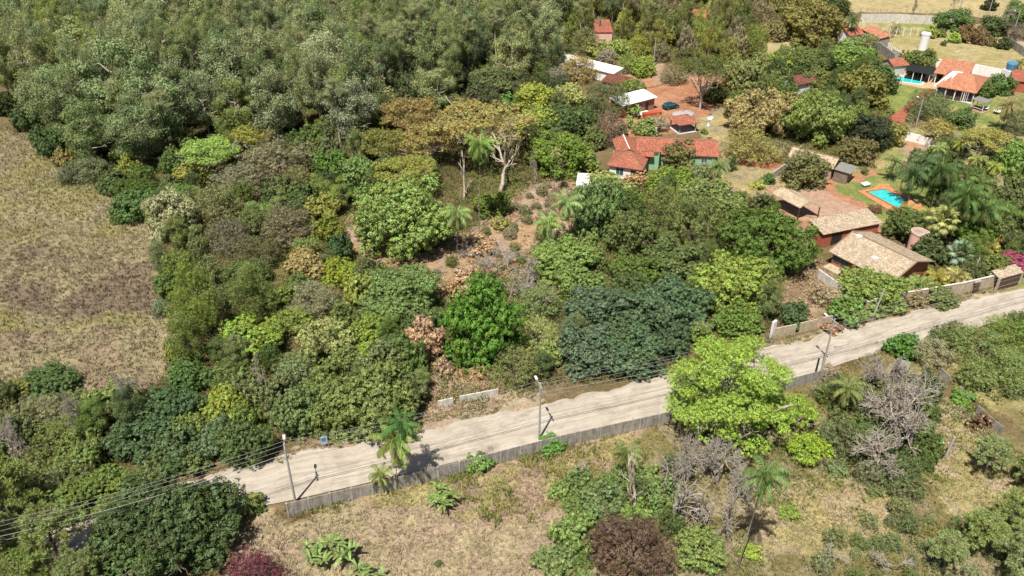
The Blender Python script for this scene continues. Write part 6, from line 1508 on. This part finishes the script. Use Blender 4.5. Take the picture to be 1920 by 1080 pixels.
infill([(1430, 130), (1560, 110), (1640, 150), (1640, 200), (1600, 260), (1440, 175)], 4.5, 2, 3.4, DK, "garden tree", "garden_tree", 9)
infill([(1690, 290), (1920, 270), (1980, 420), (1940, 510), (1830, 530), (1760, 490), (1720, 420), (1740, 360)], 4, 1.3, 2.4, DK, "shrub tree", "shrub_tree", 10)
infill([(1700, 640), (1780, 632), (1920, 600), (2100, 560), (2100, 760), (1960, 780), (1850, 740), (1780, 700)], 3.4, 1.4, 2.6, [(104, 120, 64), (112, 126, 70), (92, 108, 56), (120, 126, 84)], "scrub bush", "scrub_bush", 11, kinds=('fine',), clear=0)
infill([(645, 415), (730, 475), (800, 480), (870, 450), (930, 405), (1000, 350), (1080, 340), (1080, 400), (1050, 470), (960, 500), (860, 560), (800, 515), (700, 500)], 3.4, .6, 1.3, [(150, 138, 104), (128, 128, 84), (160, 142, 112), (112, 122, 66)], "shrub", "clearing_shrub", 17, kinds=("fine",), clear=0, keep=.9, usekeep=False)
infill([(1945, 110), (2300, 130), (2420, 470), (1965, 460)], 8.5, 2.2, 4, [(112, 124, 62), (134, 140, 70), (98, 112, 56)], "garden tree", "outlying_tree", 18, cull=False)
infill([(1050, 900), (1180, 880), (1300, 880), (1290, 1000), (1250, 1090), (1010, 1110), (1030, 1000)], 2.6, .9, 1.8, [(112, 134, 70), (96, 112, 62), (120, 140, 78)], "bush", "scrub_bush", 15, kinds=("fine", "broad"), clear=0)
infill([(1640, 930), (1760, 960), (1900, 1000), (2000, 1100), (1600, 1110), (1480, 1100)], 2.6, .7, 1.5, [(126, 134, 90), (110, 124, 76), (136, 142, 100)], "scrub bush", "scrub_bush", 16, kinds=("fine",), clear=0, keep=.8)
infill([(1530, 735), (1740, 715), (1765, 830), (1730, 910), (1620, 910), (1535, 840)], 2.4, 1.0, 2.2, [(92, 110, 58), (110, 118, 74), (120, 126, 86)], "low bush", "scrub_bush", 12, clear=0, keep=.5, kinds=('fine', 'broad'))
infill([(420, 285), (420, 215), (700, 190), (850, 150), (1060, 130), (1060, 190), (930, 215), (820, 235), (700, 260), (560, 290)], 4.5, 2.2, 3.8, [(84, 98, 58), (96, 106, 60), (92, 96, 64)], "tree", "small_tree", 13, hk=1.3)
# tall bare-stemmed gums glimpsed in the wood
for i, (px, py, hh, l_) in enumerate(((745, 192, 19, "gum with reddish bare stem at the wood's front, left of the rusty spreading tree"), (776, 168, 20, "gum with pale bare stem in the wood left of the middle"), (792, 150, 21, "second pale-stemmed gum just right of the first"), (880, 160, 17, "white-stemmed gum behind the great flat canopy"), (930, 140, 18, "pale-stemmed gum left of the long white-roofed shed"), (1016, 88, 18, "slender pale-stemmed gum at the top of the wood"), (1086, 100, 16, "slender gum near the faded pink building"), (323, 300, 15, "dark-stemmed gum standing over the lime flat-topped tree"), (640, 282, 15, "pale twisted gum stem below the big pale grey gum"), (700, 175, 20, "pale-stemmed gum above the pale olive tree"), (500, 215, 18, "gum stem showing in the dark hollow of the left wood"), (850, 120, 20, "thin white gum stem deep in the middle of the wood"), (1165, 60, 16, "slender gum right of the faded pink building"), (1215, 95, 15, "slender gum beside the thin white pole"))):
    p = P(px, py); r = thing("eucalyptus_tree", l_, "tree", p); R = 3.2; e = LIB['euc'][i % 5]
    child("trunk", STEM[i % 3], r, (0, 0, 0), (R * 2.4, R * 2.4, hh), i, mat=BARK_PALE if i != 7 else BARK); child("crown", e[1], r, (0, 0, hh * .88), (R / 5, R / 5, .5), i, leafcol((132, 136, 92)))
for i, (px, py, c_, l_) in enumerate(((1115, 95, (150, 156, 78), "light green small tree right of the dark pointed conifer"), (1160, 92, (146, 160, 64), "yellow-green tree above the long white-roofed shed's right part"), (1195, 88, (150, 150, 60), "golden-green tree near the thin white pole"), (1215, 60, (140, 140, 64), "olive tree standing at the top right of the wood"), (1255, 70, (134, 134, 70), "olive tree between the wood and the pale palms"), (1180, 120, (128, 146, 60), "round green tree in front of the brown-tiled shed"), (1205, 125, (136, 154, 64), "leafy green tree left of the thin white pole"), (1240, 30, (130, 126, 64), "olive tree at the top edge left of the red-roofed house"), (1290, 110, (110, 112, 60), "olive tree under the lower pale yellow palm"), (1365, 95, (112, 122, 60), "dark green tree behind the umbrella-shaped tree"), (1450, 60, (140, 130, 80), "small brown tree at the top left corner of the short lawn"), (1240, 100, (132, 126, 80), "thin olive tree right of the white pole"), (1345, 175, (84, 96, 46), "dark green tree shading the red soil behind the umbrella-shaped trunk"), (1385, 190, (100, 116, 54), "green tree at the right end of the red yard"), (1440, 160, (104, 116, 58), "green tree left of the dull red roof"), (1185, 165, (126, 136, 62), "little green tree on the grass above the white sheet roof"))):
    T('fine' if i % 3 == 2 else 'broad', px, py, 24 if i != 11 else 16, 20, c_, l_)
for i, (px, py, rx_, h_, l_) in enumerate(((1120, 85, 26, 9, "grey vine-covered bare tree before the faded pink building"), (1100, 70, 20, 8, "brown bare tree left of the faded pink building"), (1268, 120, 16, 5, "grey bare tree behind the car"), (1300, 225, 8, 2.0, "small grey brush heap beside the gravel"), (1190, 212, 8, 4, "bare stalks between the banana plants"))):
    B(px, py, rx_, h_, l_, True, var=i)
# --- low growth nobody could count -------------------------------------------------
def scatter(name, label, cat, polys, dens, mat, colf, size, seed, hgt, aspect=.3, upright=True, clump=None, avoid=True):
    rg = np.random.default_rng(seed); allp = []
    for poly in polys:
        g = np.array(gp(poly)); lo, hi = g.min(0), g.max(0); n = int((hi - lo).prod() * dens); q = rg.random((n, 2)) * (hi - lo) + lo
        allp.append(q[inpoly(q[:, 0] + (fbm(q[:, 0], q[:, 1], 4, 3) - .5) * 4, q[:, 1] + (fbm(q[:, 0], q[:, 1], 4, 8) - .5) * 4, [tuple(a) for a in g])])
    q = np.vstack(allp); k = ~inpoly(q[:, 0], q[:, 1], road_big)
    if name == "undergrowth":
        for z_ in KEEP[:1]: k &= ~inpoly(q[:, 0], q[:, 1], z_)
    for f_ in FLAT2: k &= ~inpoly(q[:, 0], q[:, 1], f_)
    if name == "verge_grass": k = np.ones(len(q), bool)
    q = q[k]
    if clump: d = fbm(q[:, 0], q[:, 1], clump, seed + 5); q = q[d > .5 + rg.normal(size=len(q)) * .06]
    per = 7; n = len(q); idx = np.repeat(np.arange(n), per); base = np.c_[q, np.zeros(n)][idx]; sc = rg.uniform(.5, 1.2, n)[idx]
    az = rg.random(len(idx)) * 6.283; tilt = rg.uniform(.15, .9, len(idx)) if upright else rg.uniform(.5, 1.4, len(idx)); L = size * sc * rg.uniform(.6, 1.2, len(idx))
    d = np.stack([np.cos(az) * np.sin(tilt), np.sin(az) * np.sin(tilt), np.cos(tilt)], 1); off = rg.normal(size=(len(idx), 3)) * hgt * .35; off[:, 2] = np.abs(off[:, 2]) * (.3 if upright else 1.2)
    b = base + off - np.array([0, 0, .05]); t = b + d * L[:, None]; sd = unit(np.cross(d, rg.normal(size=d.shape))) * (L * aspect * .5)[:, None]; m = b + d * L[:, None] * .5
    v = np.stack([b, m - sd, t, m + sd], 1).reshape(-1, 3); c = colf(q, rg)[idx] * rg.uniform(.7, 1.3, (len(idx), 1))
    o = obj(name, mesh_np(name, v, np.arange(len(v)).reshape(-1, 4), [mat], col=c)); tag(o, label, cat, kind="stuff"); print(name, n); return o
def grassmat():
    m, n, l, b = nodes("grass_blades"); at = n.new("ShaderNodeAttribute"); at.attribute_name = "tone"; l.new(at.outputs["Color"], b.inputs["Base Color"])
    b.inputs["Roughness"].default_value = .8; b.inputs["Specular IOR Level"].default_value = .15; return m
GR = grassmat()
road_big = gp([(a, b - 10) for a, b in ROAD_UP] + [(a, b + 4) for a, b in ROAD_LO][::-1]); FLAT2 = [gp([(1460, 350), (1800, 335), (1720, 480), (1640, 540), (1540, 480), (1440, 400)]), gp([(1650, 110), (1880, 110), (1880, 215), (1655, 190)]), gp([(1130, 170), (1350, 170), (1350, 292), (1110, 300)])]
def gcol(q, rg):
    x_, y_ = q[:, 0], q[:, 1]; return ground_colour(x_, y_, x_ + (fbm(x_, y_, 5, 11) - .5) * 5, y_ + (fbm(x_, y_, 5, 21) - .5) * 5) * 1.12
def mix2(c1, c2, s, seed):
    def f(q, rg): t = np.clip((fbm(q[:, 0], q[:, 1], s, seed) - .5) * 5 + .5, 0, 1)[:, None]; return c1 * (1 - t) + c2 * t
    return f
FIELD = [(-200, 190), (0, 232), (60, 262), (130, 320), (230, 370), (290, 430), (300, 520), (330, 600), (345, 690), (250, 745), (0, 720), (-300, 720)]
scatter("dry_grass", "straw-coloured tussocky grass covering the dry field at left", "grass", [FIELD], 4.5, GR, gcol, .55, 1, .3, .22)
scatter("lot_grass", "dry matted grass on the near lot and slope below the road", "grass", [[(480, 962), (860, 888), (1235, 797), (1490, 727), (1640, 700), (1790, 760), (2000, 900), (2050, 1150), (900, 1150), (420, 1150)]], 9, GR, gcol, .42, 2, .22, .2)
scatter("tall_grass", "greener long grass tufts along the concrete wall and on the lot", "grass", [[(860, 880), (1100, 830), (1240, 805), (1240, 850), (1060, 960), (960, 1000), (820, 930)], [(560, 955), (860, 888), (860, 900), (560, 975)]], 5, GR, mix2(A(170, 166, 90), A(128, 140, 66), 3, 9), .95, 3, .3, .10, clump=3)
scatter("slope_scrub", "green weeds and low scrub over the right-hand slope", "scrub", [[(1240, 850), (1490, 740), (1790, 720), (1920, 600), (2200, 560), (2200, 1150), (1050, 1150), (1060, 980)]], 5, GR, mix2(A(134, 140, 72), A(110, 124, 60), 4, 19), .4, 4, .5, .4, False, clump=5)
scatter("undergrowth", "leafy undergrowth filling the gaps between the woodland trees", "undergrowth", [[(60, 262), (70, 150), (1060, 80), (1060, 200), (1110, 330), (1440, 380), (1460, 640), (1240, 690), (1010, 735), (780, 780), (420, 860), (0, 940), (-100, 900), (-50, 740), (250, 745), (345, 690), (300, 430)], [(1380, 200), (1560, 120), (1660, 200), (1640, 320), (1400, 300)], [(1640, 420), (1920, 380), (1940, 500), (1700, 560)], [(1060, 95), (1100, 0), (1620, -30), (1420, 60), (1420, 130), (1240, 118)]], 4.0, GR, mix2(A(120, 134, 62), A(96, 104, 56), 6, 29), .36, 5, .9, .5, False)
scatter("leaf_litter", "tan dry brush and fallen leaves in the clearing", "litter", [[(640, 400), (730, 470), (800, 470), (930, 400), (1000, 335), (1090, 330), (1070, 470), (980, 520), (860, 580), (700, 510)], [(1440, 480), (1560, 480), (1590, 600), (1450, 620)], [(770, 690), (940, 700), (1000, 740), (800, 790)]], 5, GR, mix2(A(196, 166, 128), A(178, 154, 132), 3, 39), .35, 6, .3, .5, False, clump=3)
scatter("verge_grass", "dusty grass on the verges of the dirt road", "grass", [[(560, 838), (780, 785), (1010, 735), (1010, 752), (780, 800), (560, 850)], [(1455, 640), (1620, 598), (1900, 530), (1900, 540), (1620, 606), (1460, 648)], [(540, 948), (860, 872), (1235, 786), (1235, 794), (860, 884), (540, 962)], [(1490, 716), (1650, 666), (1920, 594), (1930, 620), (1650, 690), (1500, 726)], [(230, 905), (420, 868), (560, 842), (560, 852), (420, 884), (240, 925)]], 16, GR, mix2(A(182, 160, 116), A(150, 146, 86), 2, 49), .4, 7, .25, .2)
scatter("lawn_grass", "short grass on the upper garden lawns", "grass", [[(1290, 225), (1440, 250), (1560, 300), (1700, 300), (1520, 350), (1430, 380), (1340, 350)], [(1640, 230), (1900, 230), (1920, 320), (1830, 370), (1690, 300)]], 2.5, GR, gcol, .3, 8, .2, .3, clump=5)
print("hand trees", CR)
